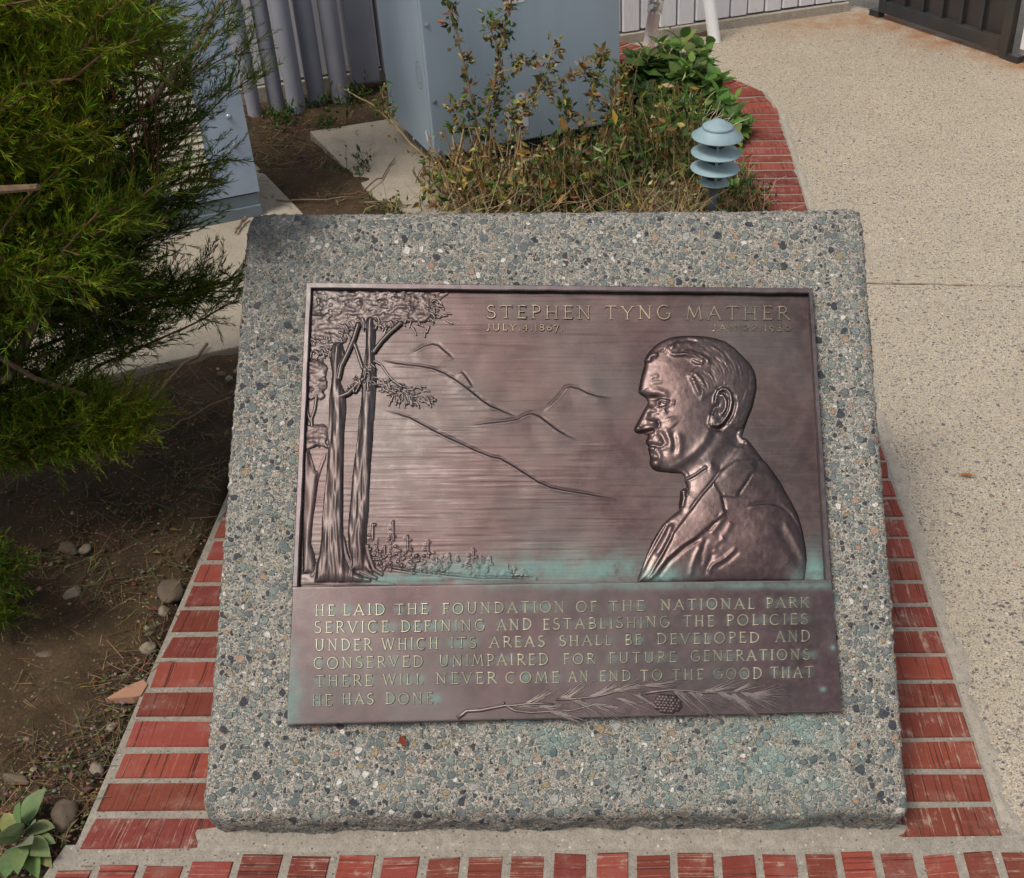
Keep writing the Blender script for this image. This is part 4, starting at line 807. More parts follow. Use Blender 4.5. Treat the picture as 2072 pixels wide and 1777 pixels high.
# clothes
for p, w, a in ((((740, 1605), (850, 1548), (965, 1470)), 5, -1.7), (((750, 1622), (860, 1565), (960, 1495)), 6, .9)): h.ridge(Z4(*p), w, a, .1)
h.ridge(Z4((1335, 1215), (1335, 1250), (1310, 1300)), 6, -1.0, .2); h.ridge(Z4((1515, 1388), (1450, 1440), (1390, 1462)), 5, -1.0, .15)
coll = Z5((1260, 110), (1240, 150), (1170, 250), (1100, 345), (975, 328), (890, 240), (960, 130), (1100, 40), (1250, 20)); dc = h.poly(coll); H += 1.8 / (1 + np.exp(-dc / 2.5))
lap = Z5((690, 490), (800, 335), (900, 235), (965, 330), (1003, 480), (905, 572), (800, 665), (640, 765), (500, 885), (372, 1062), (335, 1062), (470, 835), (560, 660)); dl = h.poly(lap); H += 3.0 / (1 + np.exp(-dl / 2.2))
for p, w, a in ((((680, 490), (800, 330), (885, 228), (965, 125)), 5, -2.0), (((1245, 130), (1180, 235), (1105, 345)), 4.5, -1.9), (((1100, 350), (1040, 345), (975, 335)), 5, 1.8), (((972, 340), (990, 410), (1002, 478)), 5, -2.2), (((1000, 485), (950, 530), (905, 570)), 5, 1.8), (((800, 668), (640, 768), (500, 888), (372, 1062)), 5, 1.7), (((815, 690), (655, 792), (520, 910), (400, 1075)), 7, -1.9),
                (((560, 655), (470, 830), (345, 1050)), 6, -2.0), (((540, 560), (510, 680), (450, 790), (400, 870)), 10, 2.2), (((580, 540), (500, 600), (420, 740), (330, 900), (270, 1030)), 6, -1.6), (((520, 530), (430, 660), (330, 850), (262, 1030)), 5, 1.5),
                (((1180, 436), (1260, 412), (1380, 402), (1480, 425), (1560, 495), (1625, 595), (1665, 700)), 5.5, -1.7), (((1190, 455), (1280, 430), (1380, 425), (1470, 450)), 7, .9), (((1440, 560), (1500, 690), (1590, 830), (1670, 960)), 15, -1.8), (((1500, 540), (1580, 680), (1650, 820), (1690, 930)), 9, 1.2),
                (((1010, 500), (930, 610), (870, 680)), 8, 1.2), (((960, 500), (900, 590), (850, 660)), 6, -1.0), (((990, 720), (900, 810), (870, 900), (820, 1040)), 9, -1.6), (((1000, 700), (920, 780), (890, 850)), 8, 1.5), (((1110, 780), (1000, 880), (890, 940), (868, 975), (876, 1030)), 6.5, 1.9), (((1130, 810), (1020, 910), (910, 975)), 7, -1.1), (((800, 760), (750, 850), (715, 950), (700, 1055)), 8, 1.5), (((850, 690), (800, 830), (790, 950)), 8, -1.0), (((1060, 560), (1020, 640), (960, 720)), 9, 1.0)):
    h.ridge(Z5(*p), w * 1.1, a * .75, .15)
h.blob(Z5((1300, 700))[0], 90, 70, 1.8); h.blob(Z5((640, 300))[0], 9, 9, 2.5); h.ridge(Z5((640, 310), (648, 360), (630, 440)), 6, 2.4, .1); h.ridge(Z5((672, 270), (684, 300), (668, 345)), 4, -1.5, .1)
H += np.where(d > 0, (fnoise(X.shape, 9, 9, 41) * .07 + fnoise(X.shape, 2.5, 2.5, 42) * .035), 0)
keep = (d > -6) & (Y < 1988); st = np.clip(np.exp(-((Y - 1975) / 40) ** 2) * (.9 * np.exp(-((X - 2260) / 90) ** 2) + .8 * np.exp(-((X - 2735) / 40) ** 2)), 0, 1)
h.build('portrait_relief', m_bronze2, keep=keep, base=5.0, stain=st)

# --- lettering: stroke skeletons, unit cap height
def arc(cx, cy, rx, ry, a0, a1, n=12): return [(cx + rx * math.cos(rad(a0 + (a1 - a0) * k / n)), cy + ry * math.sin(rad(a0 + (a1 - a0) * k / n))) for k in range(n + 1)]
GL = {
 'A': (.82, [('t', [(.08, 0), (.42, 1)]), ('T', [(.40, 1), (.74, 0)]), ('t', [(.2, .36), (.62, .36)])], [(.08, 0), (.74, 0)]),
 'B': (.66, [('T', [(.16, 0), (.16, 1)]), ('T', [(.16, 1), (.34, 1)] + arc(.34, .76, .2, .24, 90, -90) + [(.16, .52)]), ('T', [(.16, .5), (.36, .5)] + arc(.36, .25, .24, .25, 90, -90) + [(.16, 0)])], []),
 'C': (.80, [('T', arc(.44, .5, .36, .52, 48, 312, 20))], []),
 'D': (.80, [('T', [(.16, 0), (.16, 1)]), ('T', [(.10, 1), (.3, 1)] + arc(.3, .5, .42, .5, 88, -88, 16) + [(.10, 0)])], []),
 'E': (.60, [('T', [(.16, 0), (.16, 1)]), ('t', [(.08, 1), (.54, 1), (.55, .88)]), ('t', [(.16, .52), (.46, .52)]), ('t', [(.08, 0), (.55, 0), (.58, .14)])], []),
 'F': (.56, [('T', [(.16, 0), (.16, 1)]), ('t', [(.08, 1), (.52, 1), (.53, .88)]), ('t', [(.16, .52), (.44, .52)])], [(.16, 0)]),
 'G': (.84, [('T', arc(.44, .5, .36, .52, 48, 325, 20) + [(.74, .42)]), ('t', [(.56, .42), (.80, .42)])], []),
 'H': (.82, [('T', [(.16, 0), (.16, 1)]), ('T', [(.66, 0), (.66, 1)]), ('t', [(.16, .52), (.66, .52)])], [(.16, 0), (.16, 1), (.66, 0), (.66, 1)]),
 'I': (.32, [('T', [(.16, 0), (.16, 1)])], [(.16, 0), (.16, 1)]),
 'J': (.40, [('T', [(.24, 1), (.24, .12), (.18, -.02), (.04, -.04)])], [(.24, 1)]),
 'K': (.74, [('T', [(.16, 0), (.16, 1)]), ('t', [(.62, 1), (.18, .48)]), ('T', [(.28, .58), (.68, 0)])], [(.16, 0), (.16, 1), (.62, 1), (.68, 0)]),
 'L': (.58, [('T', [(.16, 0), (.16, 1)]), ('t', [(.08, 0), (.52, 0), (.56, .16)])], [(.16, 1)]),
 'M': (.94, [('t', [(.10, 0), (.20, 1)]), ('T', [(.20, 1), (.47, .15)]), ('t', [(.47, .15), (.74, 1)]), ('T', [(.74, 1), (.84, 0)])], [(.10, 0), (.84, 0)]),
 'N': (.84, [('t', [(.16, 0), (.16, 1)]), ('T', [(.14, 1), (.68, 0)]), ('t', [(.68, 0), (.68, 1)])], [(.16, 0), (.68, 1), (.1, 1)]),
 'O': (.90, [('T', arc(.45, .5, .37, .52, 0, 360, 26))], []),
 'P': (.60, [('T', [(.16, 0), (.16, 1)]), ('T', [(.10, 1), (.32, 1)] + arc(.32, .73, .22, .27, 88, -88) + [(.16, .46)])], [(.16, 0)]),
 'R': (.70, [('T', [(.16, 0), (.16, 1)]), ('T', [(.10, 1), (.32, 1)] + arc(.32, .75, .22, .25, 88, -88) + [(.16, .5)]), ('T', [(.34, .5), (.70, -.02)])], [(.16, 0)]),
 'S': (.58, [('T', arc(.30, .76, .2, .25, 40, 240, 12) + arc(.28, .25, .23, .27, 60, -150, 12))], []),
 'T': (.72, [('T', [(.36, 0), (.36, 1)]), ('t', [(.03, .88), (.05, 1), (.67, 1), (.69, .88)])], [(.36, 0)]),
 'U': (.82, [('T', [(.16, 1), (.16, .32)] + arc(.41, .30, .25, .31, 180, 360, 12) + [(.66, 1)])], [(.16, 1), (.66, 1)]),
 'V': (.78, [('T', [(.08, 1), (.40, 0)]), ('t', [(.40, 0), (.70, 1)])], [(.08, 1), (.70, 1)]),
 'W': (1.1, [('T', [(.08, 1), (.32, 0)]), ('t', [(.32, 0), (.54, .95)]), ('T', [(.54, .95), (.78, 0)]), ('t', [(.78, 0), (1.02, 1)])], [(.08, 1), (1.02, 1)]),
 'Y': (.74, [('T', [(.08, 1), (.37, .48)]), ('t', [(.66, 1), (.37, .48)]), ('T', [(.37, .48), (.37, 0)])], [(.08, 1), (.66, 1), (.37, 0)]),
 '0': (.72, [('T', arc(.36, .38, .28, .40, 0, 360, 22))], []), '1': (.30, [('T', [(.16, 0), (.16, .98)])], [(.16, 0)]),
 '2': (.58, [('T', arc(.28, .68, .2, .28, 160, -30, 12) + [(.08, 0), (.52, 0)])], []), '3': (.54, [('t', [(.08, .9), (.46, .9), (.26, .52)]), ('T', arc(.24, .22, .22, .30, 85, -140, 12))], []),
 '4': (.62, [('T', [(.40, -.1), (.40, .95)]), ('t', [(.40, .95), (.06, .25), (.58, .25)])], []), '6': (.58, [('T', [(.46, .98), (.2, .6)] + arc(.3, .28, .22, .28, 150, 510, 18))], []),
 '7': (.54, [('T', [(.06, .85), (.48, .85), (.2, -.18)])], []), '8': (.56, [('T', arc(.28, .74, .17, .22, -90, 270, 16)), ('T', arc(.28, .26, .21, .26, 90, 450, 18))], []),
 '9': (.58, [('T', arc(.28, .48, .21, .28, -20, 340, 18)), ('T', [(.49, .46), (.44, .1), (.22, -.22)])], []),
 '.': (.24, [('T', [(.10, .02), (.15, .06)])], []), ',': (.24, [('T', [(.14, .06), (.10, -.12)])], []), ':': (.22, [('T', [(.08, .02), (.12, .05)]), ('T', [(.10, .85), (.14, .9)])], []), ' ': (.35, [], [])}
PT = []
def lettering(name, words, base, thick, height, mat=None):
    for w_ in words: one_word(name, w_, base, thick, height, mat or m_letter)
def one_word(name, word, base, thick, height, mat):
    """words: (text, x0, x1, yb0, yb1, cap) in tracing px: left, right, baseline at both ends, cap height"""
    b = MB(); cnt = 0
    def stroke(P, hw, dz):
        P = uv(np.array(P)); n = len(P); closed = np.linalg.norm(P[0] - P[-1]) < 1e-5
        if not closed:
            d0 = (P[0] - P[1]) / (np.linalg.norm(P[0] - P[1]) + 1e-9); d1 = (P[-1] - P[-2]) / (np.linalg.norm(P[-1] - P[-2]) + 1e-9); P = np.vstack([P[0] + d0 * hw * .35, P[1:-1], P[-1] + d1 * hw * .35])
        rows = []
        for k in range(n):
            if closed: t = P[(k + 1) % (n - 1)] - P[(k - 1) % (n - 1)]
            else: t = P[min(k + 1, n - 1)] - P[max(k - 1, 0)]
            t = t / (np.linalg.norm(t) + 1e-9); q = np.array((-t[1], t[0])); z = base + height + dz
            if 0 < k < n - 1 and not closed:
                a_ = P[k] - P[k - 1]; c_ = P[k + 1] - P[k]; ca = abs(np.dot(a_, c_) / (np.linalg.norm(a_) * np.linalg.norm(c_) + 1e-9)); q = q / max(.6, math.sqrt((1 + ca) / 2))
            e = .0008 if (not closed and k in (0, n - 1)) else 0.
            rows.append([b.vert((*(P[k] + q * hw * o), zz * .001)) for o, zz in ((1.25, base - 1.2), (.92, z - .9 - e * 500), (.34, z - e * 700), (-.34, z - e * 700), (-.92, z - .9 - e * 500), (-1.25, base - 1.2))])
        for k in range(n - 1):
            for j in range(5): b.face((rows[k][j + 1], rows[k][j], rows[k + 1][j], rows[k + 1][j + 1]))
        if not closed: b.face(rows[0]); b.face(rows[-1][::-1])
    for txt, x0, x1, yb0, yb1, cap in [word]:
        sp = .20; tot = sum(GL[c][0] for c in txt) + sp * (len(txt) - 1); sx = (x1 - x0) / tot; x = 0
        for c in txt:
            wd, ss, serif = GL[c]; jy = R.uniform(-.02, .02); js = R.uniform(.97, 1.03)
            def mp(p):
                xx = x0 + (x + p[0]) * sx; f = (xx - x0) / (x1 - x0); return (xx, yb0 + (yb1 - yb0) * f - (p[1] * js + jy) * cap)
            for kind, P in ss:
                cnt = (cnt + 1) % 9; stroke([mp(p) for p in P], thick * (.5 if kind == 'T' else .38), cnt * .035)
            for p in serif:
                cnt = (cnt + 1) % 9; stroke([mp((p[0] - .10, p[1])), mp((p[0] + .10, p[1]))], thick * .34, -.25 + cnt * .03)
            PT.append(mp((wd / 2, .5))); x += wd + sp
    o = b.build(name, mat, plaque); o.data.attributes.new('stain', 'FLOAT', 'POINT'); return o
def wd(zf, t, a, b_, yb0, yb1, yt):
    (x0, y0), (x1, y1), (_, y2) = zf((a, yb0), (b_, yb1), (a, yt)); return (t, x0, x1, y0, y1, y0 - y2)
lettering('name_word', [wd(Z3, 'STEPHEN', 95, 670, 195, 199, 127), wd(Z3, 'TYNG', 740, 1105, 201, 201, 130), wd(Z3, 'MATHER', 1183, 1750, 203, 203, 133)], 6.6, .0036, 2.4, m_letter2)
lettering('date_line', [wd(Z3, 'JULY.4.1867.', 98, 515, 262, 263, 229)], 6.6, .0026, 1.8, m_letter2)
lettering('date_line', [wd(Z3, 'JAN:22.1930.', 1330, 1785, 264, 265, 232)], 6.6, .0026, 1.8, m_letter2)
LINES = [[wd(Z6, 'HE', 258, 412, 317, 316, 238), wd(Z6, 'LAID', 470, 790, 314, 309, 234), wd(Z6, 'THE', 860, 1112, 307, 304, 230), ('FOUNDATION', 1511.5, 1930.5, 2097.5, 2091, 35.5), wd(Z7, 'OF', 138, 290, 272, 269, 201), wd(Z7, 'THE', 370, 625, 264, 260, 196), wd(Z7, 'NATIONAL', 735, 1405, 257, 248, 185), wd(Z7, 'PARK', 1480, 1785, 243, 239, 174)],
         [wd(Z6, 'SERVICE.', 255, 862, 446, 440, 364), wd(Z6, 'DEFINING', 903, 1540, 437, 428, 357), wd(Z6, 'AND', 1625, 1890, 426, 420, 347), ('ESTABLISHING', 1853.5, 2288.5, 2150, 2142.5, 35), wd(Z7, 'THE', 895, 1118, 374, 370, 302), wd(Z7, 'POLICIES', 1200, 1780, 367, 356, 296)],
         [wd(Z6, 'UNDER', 258, 690, 578, 574, 495), wd(Z6, 'WHICH', 760, 1190, 572, 565, 490), wd(Z6, 'ITS', 1275, 1475, 560, 556, 484), wd(Z6, 'AREAS', 1570, 1990, 554, 547, 476), wd(Z7, 'SHALL', 20, 395, 512, 503, 443), wd(Z7, 'BE', 482, 605, 502, 498, 433), wd(Z7, 'DEVELOPED', 708, 1437, 498, 485, 428), wd(Z7, 'AND', 1548, 1795, 482, 476, 405)],
         [wd(Z6, 'CONSERVED', 248, 1075, 715, 698, 634), wd(Z6, 'UNIMPAIRED', 1190, 2015, 696, 684, 614), wd(Z7, 'FOR', 48, 275, 638, 635, 568), wd(Z7, 'FUTURE', 370, 850, 633, 624, 562), wd(Z7, 'GENERATIONS.', 948, 1830, 620, 606, 549)],
         [wd(Z6, 'THERE', 262, 695, 850, 842, 768), wd(Z6, 'WILL', 768, 1072, 836, 829, 758), wd(Z6, 'NEVER', 1165, 1625, 829, 822, 748), ('COME', 1725.8, 1912, 2333, 2330, 36), wd(Z7, 'AN', 85, 230, 765, 761, 692), wd(Z7, 'END', 303, 530, 758, 755, 687), wd(Z7, 'TO', 592, 752, 754, 752, 684), wd(Z7, 'THE', 815, 1045, 750, 746, 680), wd(Z7, 'GOOD', 1108, 1455, 746, 740, 672), wd(Z7, 'THAT', 1512, 1818, 738, 733, 663)],
         [wd(Z6, 'HE', 235, 392, 993, 990, 912), wd(Z6, 'HAS', 462, 705, 983, 979, 905), wd(Z6, 'DONE.', 788, 1190, 979, 975, 899)]]
n0 = len(PT)
for ln in LINES: lettering('inscription_word', ln, 16.3, .0031, 1.9)
# --- inscription panel, level with the rim
h = HF(974, 2884, 1974, 2486, 3.4); X, Y = h.X, h.Y
dp = h.poly([ML, MR_, BR_, BL_]); t = np.clip((dp + 1) / 5, 0, 1); hh = 16.3 - 3.0 * (1 - np.sqrt(np.clip(1 - (1 - t) ** 2, 0, 1))); hh = np.where(dp < -1, -2.0, hh)
h.H = hh + np.where(dp > 0, fnoise(X.shape, 30, 30, 51) * .18 + fnoise(X.shape, 5, 5, 52) * .05, 0)
st = np.zeros(X.shape)
for px, py in PT[n0:]:
    w = h.win([(px, py)], 40); st[w] += .34 * np.exp(-((h.X[w] - px) / 15) ** 2 - ((h.Y[w] - py) / 14) ** 2) * R.uniform(.3, 1.5) * (1.4 if px < 1500 else 1)
st += .55 * np.exp(-((X - 985) / 40) ** 2) * np.clip((Y - 2150) / 200, 0, 1) + .45 * np.exp(-((Y - 2000) / 14) ** 2) * np.clip((X - 1500) / 500, 0, 1) + np.exp(-((X - 2845) / 9) ** 2 - ((Y - 2213) / 9) ** 2) * .9 + np.exp(-((X - 2810) / 10) ** 2 - ((Y - 2355) / 8) ** 2) * .9 + .3 * np.exp(-((Y - 2460) / 14) ** 2) * np.clip((X - 1600) / 600, 0, 1)
h.build('inscription_panel', bronze_mat('bronze panel', (.031, .0195, .0205), (.068, .0435, .045), False), keep=dp > -4.5, stain=np.clip(st, 0, 1))
# --- pine sprig with a cone
b = MB(); bz = 16.2
def twig(P, r0, r1, hz): 
    q = uv(np.array(P)); b.tube([(x, y, (bz + hz * (1 - .55 * k / len(q))) * .001) for k, (x, y) in enumerate(q)], r0, r1, 6)
twig(Z6((1330, 1085), (1370, 1058), (1400, 1032), (1500, 1028), (1620, 1005), (1690, 992), (1760, 992), (1850, 980), (1950, 975), (2060, 985)), .0032, .0018, 2.0)
twig(Z6((1690, 990), (1760, 1030), (1880, 1045), (1980, 1040), (2060, 1036)) + Z7((100, 970), (200, 945), (270, 925), (380, 935)), .0022, .0010, 1.6)
twig(Z7((0, 890), (130, 885), (260, 872), (350, 855), (430, 830), (520, 800), (620, 790), (720, 785), (820, 790)), .0020, .0009, 1.6)
twig(Z7((600, 850), (720, 832), (800, 822), (920, 827), (1020, 838), (1160, 840), (1280, 835), (1390, 850)), .0022, .0009, 1.6); twig(Z7((1020, 840), (1035, 862), (1010, 866)), .0014, .0008, 1.6); twig(Z6((1670, 985), (1685, 965)), .0022, .0012, 2)
def needle(x, y, a, L, cur):
    p = []
    for k in range(6): p.append((x, y)); x += L / 5 * math.cos(a); y += L / 5 * math.sin(a); a += cur / 5
    q = uv(np.array(p)); b.tube([(px, py, (bz + .8) * .001) for px, py in q], .00115, .0004, 4, cap=False)
def fan(zf, x, y, a, n, L, spread):
    (fx, fy), = zf((x, y))
    for k in range(int(n * 1.7)): needle(fx + R.uniform(-14, 14), fy + R.uniform(-4, 4), rad(a + R.uniform(-spread, spread)), L * R.uniform(.6, 1.1), R.uniform(-.25, .35))
for zf, x, y, a, n, L, s in ((Z6, 1860, 975, -28, 9, 95, 9), (Z6, 1760, 990, 12, 7, 110, 12), (Z6, 1960, 1000, 8, 9, 110, 14), (Z7, 60, 885, -35, 9, 110, 12), (Z7, 130, 890, 25, 8, 120, 14), (Z7, 260, 872, -28, 9, 110, 12), (Z7, 280, 925, 18, 10, 130, 12), (Z7, 430, 830, -14, 9, 120, 9), (Z7, 430, 880, 22, 9, 130, 12), (Z7, 560, 850, 30, 8, 110, 14), (Z7, 640, 790, -4, 9, 130, 8), (Z7, 850, 830, 38, 9, 120, 12), (Z7, 960, 835, 34, 10, 130, 12), (Z7, 1060, 838, -16, 9, 130, 8), (Z7, 1160, 840, 30, 12, 150, 12), (Z7, 1280, 835, -24, 7, 100, 10), (Z7, 1330, 842, 22, 12, 150, 14), (Z7, 1390, 850, -6, 9, 110, 14), (Z7, 1250, 850, 42, 9, 120, 10), (Z6, 2040, 1036, 12, 9, 120, 10)): fan(zf, x, y, a, n, L, s)
b.build('pine_sprig', m_sprig, plaque, smooth=True).data.attributes.new('stain', 'FLOAT', 'POINT')
b = MB()                                   # the cone: overlapping scales
for r_ in range(6):
    for k in range(7):
        (cx, cy), = Z7((712 + k * 24 + (r_ % 2) * 12, 868 + r_ * 19 + k * 2)); e = math.hypot((k - 3 + (r_ % 2) * .5) / 4.2, (r_ - 2.5) / 3.1)
        if e > 1: continue
        q = uv(np.array([(cx + 14 * math.cos(a), cy + 12 * math.sin(a)) for a in np.linspace(0, 2 * math.pi, 9)[:-1]])); c_ = uv(np.array((cx - 1.5, cy + 1.5)))
        z = 2.6 * math.sqrt(1 - e * e) + .2 + .35 * ((k + r_) % 2) + R.uniform(0, .25); ids = [b.vert((x, y, (bz - .5) * .001)) for x, y in q]; top = [b.vert((*(c_ + ((x, y) - c_) * .62), (bz + z) * .001)) for x, y in q]; ct = b.vert((*c_, (bz + z + .7) * .001))
        for j in range(8): b.face((ids[j], ids[(j + 1) % 8], top[(j + 1) % 8], top[j])[::-1]); b.face((top[j], top[(j + 1) % 8], ct)[::-1])
b.build('pine_cone', m_cone, plaque, smooth=True).data.attributes.new('stain', 'FLOAT', 'POINT')
# ------------------------------------------------------------------ plants
def rv(s=1): return Vector((R.gauss(0, s), R.gauss(0, s), R.gauss(0, s)))
def mixc(a, b_, t): return tuple(x + (y - x) * t for x, y in zip(a, b_))
def leaf(b, p, d, L, Wd, col, up=Vector((0, 0, 1)), fold=.25, mat=0):
    """small folded leaf: four corners"""
    d = d.normalized(); s = d.cross(up)
    if s.length < 1e-4: s = Vector((1, 0, 0))
    s.normalize(); n = s.cross(d); i = [b.vert(q, col) for q in (p, p + d * L * .45 + s * Wd * .5 + n * fold * Wd, p + d * L, p + d * L * .45 - s * Wd * .5 + n * fold * Wd)]
    b.face((i[0], i[1], i[2]), mat); b.face((i[0], i[2], i[3]), mat)
def blade(b, p, d, L, w, col, mat=0):
    s = d.cross(Vector((R.gauss(0, 1), R.gauss(0, 1), R.gauss(0, 1))))
    if s.length < 1e-5: return
    s = s.normalized() * w * .5; m = p + d * L * .6; i = [b.vert(q, col) for q in (p - s * .6, p + s * .6, m + s, m - s, p + d * L)]
    b.face((i[0], i[1], i[2], i[3]), mat); b.face((i[3], i[2], i[4]), mat)
def ovate(b, p, d, L, Wd, col, up, droop=.3, fold=.25, mat=0, n=6):
    d = d.normalized(); s = d.cross(up); s = s.normalized() if s.length > 1e-4 else Vector((1, 0, 0)); nn = s.cross(d).normalized(); mid = []; le = []; ri = []
    for k in range(n + 1):
        t = k / n; w = Wd * .5 * (math.sin(math.pi * min(1, t * .93 + .07)) ** .8) * (1.12 - .3 * t) * R.uniform(.94, 1.06); w = 0 if k == n else max(w, Wd * .04)
        c = p + d * L * t - nn * droop * L * t * t; v = tuple(q * R.uniform(.92, 1.08) for q in col)
        mid.append(b.vert(c, mixc(v, (.16, .22, .09), .25))); le.append(b.vert(c + s * w + nn * fold * w, v)); ri.append(b.vert(c - s * w + nn * fold * w, v))
    for k in range(n): b.face((mid[k], mid[k + 1], le[k + 1], le[k]), mat); b.face((mid[k + 1], mid[k], ri[k], ri[k + 1]), mat)
def curve(p, d, L, n, wob, lift=0.):
    P = [p.copy()]; d = d.normalized()
    for k in range(n):
        d = (d + rv(wob) + Vector((0, 0, lift))).normalized(); P.append(P[-1] + d * L / n)
    return P

# --- the big feathery shrub at the left
shr = empty('feathery_shrub', (-1.62, 2.05, -.02)); tag(shr, 'large feathery green shrub with thread fine twigs filling the left side', 'shrub'); o0 = Vector((-1.62, 2.05, -.02))
wood = MB(); fol_ = MB(); NB = [0]
DG, MG, YG, BR = (.030, .058, .006), (.075, .125, .008), (.185, .235, .012), (.13, .05, .02)
def shoot(p, d, L, tone):
    """green branchlet carrying needle-like twiglets pressed forward"""
    P = curve(p, d, L, 5, .09, .05); c0 = mixc(mixc(DG, MG, min(1, tone * 1.3)), YG, max(0, tone - .45) * 1.5)
    for k in range(5):
        a, q = P[k], P[k + 1]; dd = (q - a).normalized(); s = dd.cross(rv()).normalized() * .0007
        i = [fol_.vert(v, mixc(c0, BR, .35)) for v in (a - s, a + s, q + s * .6, q - s * .6)]; fol_.face(i)
        for j in range(6):
            t = R.random(); st = a.lerp(q, t); e = (dd + rv(.36)).normalized(); c = tuple(x * R.uniform(.6, 1.45) for x in (c0 if R.random() > .07 else (.11, .07, .025)))
            blade(fol_, st, e, R.uniform(.012, .030) * (1.1 - .12 * k), R.uniform(.0010, .0020), c)
    NB[0] += 1
def bough(tip, root, tone, dens=1.0, spread=.13):
    tip = Vector(tip) - o0; root = Vector(root) - o0; mid = root.lerp(tip, .55) + Vector((0, 0, -.05 * R.random())) + rv(.02)
    P = [root.lerp(mid, t / 4) for t in range(4)] + [mid.lerp(tip, t / 6) for t in range(7)]
    P = [q + rv(.006) for q in P]; wood.tube(P, .006, .0013, 5, col=mixc((.12, .07, .045), (.16, .085, .05), R.random()))
    L = (tip - root).length
    for k in range(int(66 * dens)):
        t = R.uniform(.30, 1.0) ** .8; x = t * (len(P) - 1); i = min(int(x), len(P) - 2); p = P[i].lerp(P[i + 1], x - i); ax = (P[i + 1] - P[i]).normalized()
        d = (ax * R.uniform(.5, 1.3) + rv(.50) + Vector((0, 0, .20))).normalized(); shoot(p + rv(.006), d, R.uniform(.5, 1.2) * spread * (1.15 - .4 * t), min(1, max(0, tone + R.uniform(-.25, .3))))
SV = lambda x, y, Y: survey(x, y, Y)
ROOT = lambda: (-1.62 + R.uniform(-.05, .05), 2.05 + R.uniform(-.05, .05), R.uniform(.1, .6))
# outer boughs reaching right: (x, y, depth, tone)
TIPS = [(500, 88, 2.62, .35), (520, 150, 2.6, .45), (470, 40, 2.7, .3), (440, 20, 2.6, .25), (430, 110, 2.5, .2), (455, 165, 2.5, .2), (410, 200, 2.45, .2), (380, 150, 2.5, .2), (360, 240, 2.4, .15), (345, 275, 2.35, .2), (450, 320, 2.35, .55), (435, 370, 2.3, .5), (420, 345, 2.3, .5), (400, 400, 2.25, .35), (360, 420, 2.3, .25), (330, 455, 2.25, .2), (395, 455, 2.2, .25),
        (485, 585, 2.15, .35), (480, 560, 2.2, .3), (470, 610, 2.15, .3), (440, 575, 2.2, .35), (400, 600, 2.15, .4), (405, 545, 2.2, .3), (350, 640, 2.1, .3), (330, 600, 2.1, .45), (300, 680, 2.05, .25), (300, 650, 2.05, .35), (240, 690, 2.0, .2), (215, 640, 2.0, .35), (180, 700, 1.98, .15),
        (275, 870, 1.94, .8), (255, 885, 1.93, .8), (220, 830, 1.94, .7), (230, 895, 1.92, .75), (170, 860, 1.92, .6), (285, 850, 1.95, .85), (200, 840, 1.9, .7), (140, 820, 1.92, .5), (285, 830, 1.95, .75), (265, 800, 1.95, .7), (240, 860, 1.95, .75), (270, 850, 1.95, .8), (200, 880, 1.92, .6), (180, 800, 1.95, .6), (120, 850, 1.9, .5), (90, 790, 1.92, .45), (60, 720, 1.95, .3), (40, 860, 1.9, .45), (20, 900, 1.85, .4), (150, 900, 1.9, .5)]
for x, y, Y, tn in TIPS: bough(SV(x, y, Y), ROOT() if y < 700 else (-1.60, 2.0, R.uniform(.05, .35)), tn, .85, .125)
# body: boughs filling the mass
for k in range(290):
    x = R.uniform(-160, 345); y = R.uniform(-120, 620); Y = R.uniform(1.75, 2.45); tn = .34 + .75 * (x < 260) * (y < 430) * R.random() + (.25 if Y < 1.95 else -.1)  # sunlit look of the upper left put into a yellower leaf tone
    if x > 250 and y > 160 and y < 345: continue
    bough(SV(x, y, Y), (-1.62 + R.uniform(-.25, .15), 2.05 + R.uniform(-.25, .2), R.uniform(.2, 1.0)), tn, .8, .13)
for k in range(44):
    x = R.uniform(-160, 70); y = R.uniform(560, 800); bough(SV(x, y, R.uniform(1.8, 2.2)), ROOT(), .2, .6, .13)
for k in range(34):                       # taller part above the frame, it shades the ground
    bough((-1.5 + R.uniform(-.35, .35), 1.85 + R.uniform(-.4, .4), R.uniform(1.0, 1.55)), (-1.62, 2.05, .7), .5, .7, .14)
for k in range(60):                       # extra boughs outside the frame, added to shade the soil
    bough((R.uniform(-1.95, -1.42), R.uniform(1.28, 2.0), R.uniform(.35, 1.45)), (-1.64, 2.0, R.uniform(.3, .8)), .5, .75, .15)
for k in range(10): bough(SV(R.uniform(-60, 45), R.uniform(1130, 1290), 1.62), (-1.5, 1.9, .1), .35, .5, .08)
for P, r in (([(-1.62, 2.05, -.05), (-1.60, 2.03, .3), (-1.55, 2.02, .7), (-1.5, 2.0, 1.3)], .028), ([(-1.62, 2.05, .0), (-1.5, 2.0, .25), tuple(SV(20, 760, 1.95)), tuple(SV(75, 640, 1.97))], .016), ([tuple(SV(-120, 400, 1.8)), tuple(SV(-20, 385, 1.78)), tuple(SV(78, 378, 1.76))], .010), ([(-1.62, 2.0, .1), tuple(SV(-40, 700, 1.9)), tuple(SV(70, 765, 1.93)), tuple(SV(175, 800, 1.94))], .008), ([tuple(SV(-60, 660, 1.9)), tuple(SV(60, 470, 1.95)), tuple(SV(140, 505, 2.0))], .009), ([tuple(SV(30, 450, 1.9)), tuple(SV(140, 560, 2.0)), tuple(SV(215, 640, 2.05))], .006), ([tuple(SV(300, 210, 2.4)), tuple(SV(400, 90, 2.55)), tuple(SV(460, -20, 2.65))], .007)):
    wood.tube([Vector(p) - o0 for p in P], r, r * .55, 8, col=(.17, .11, .07))
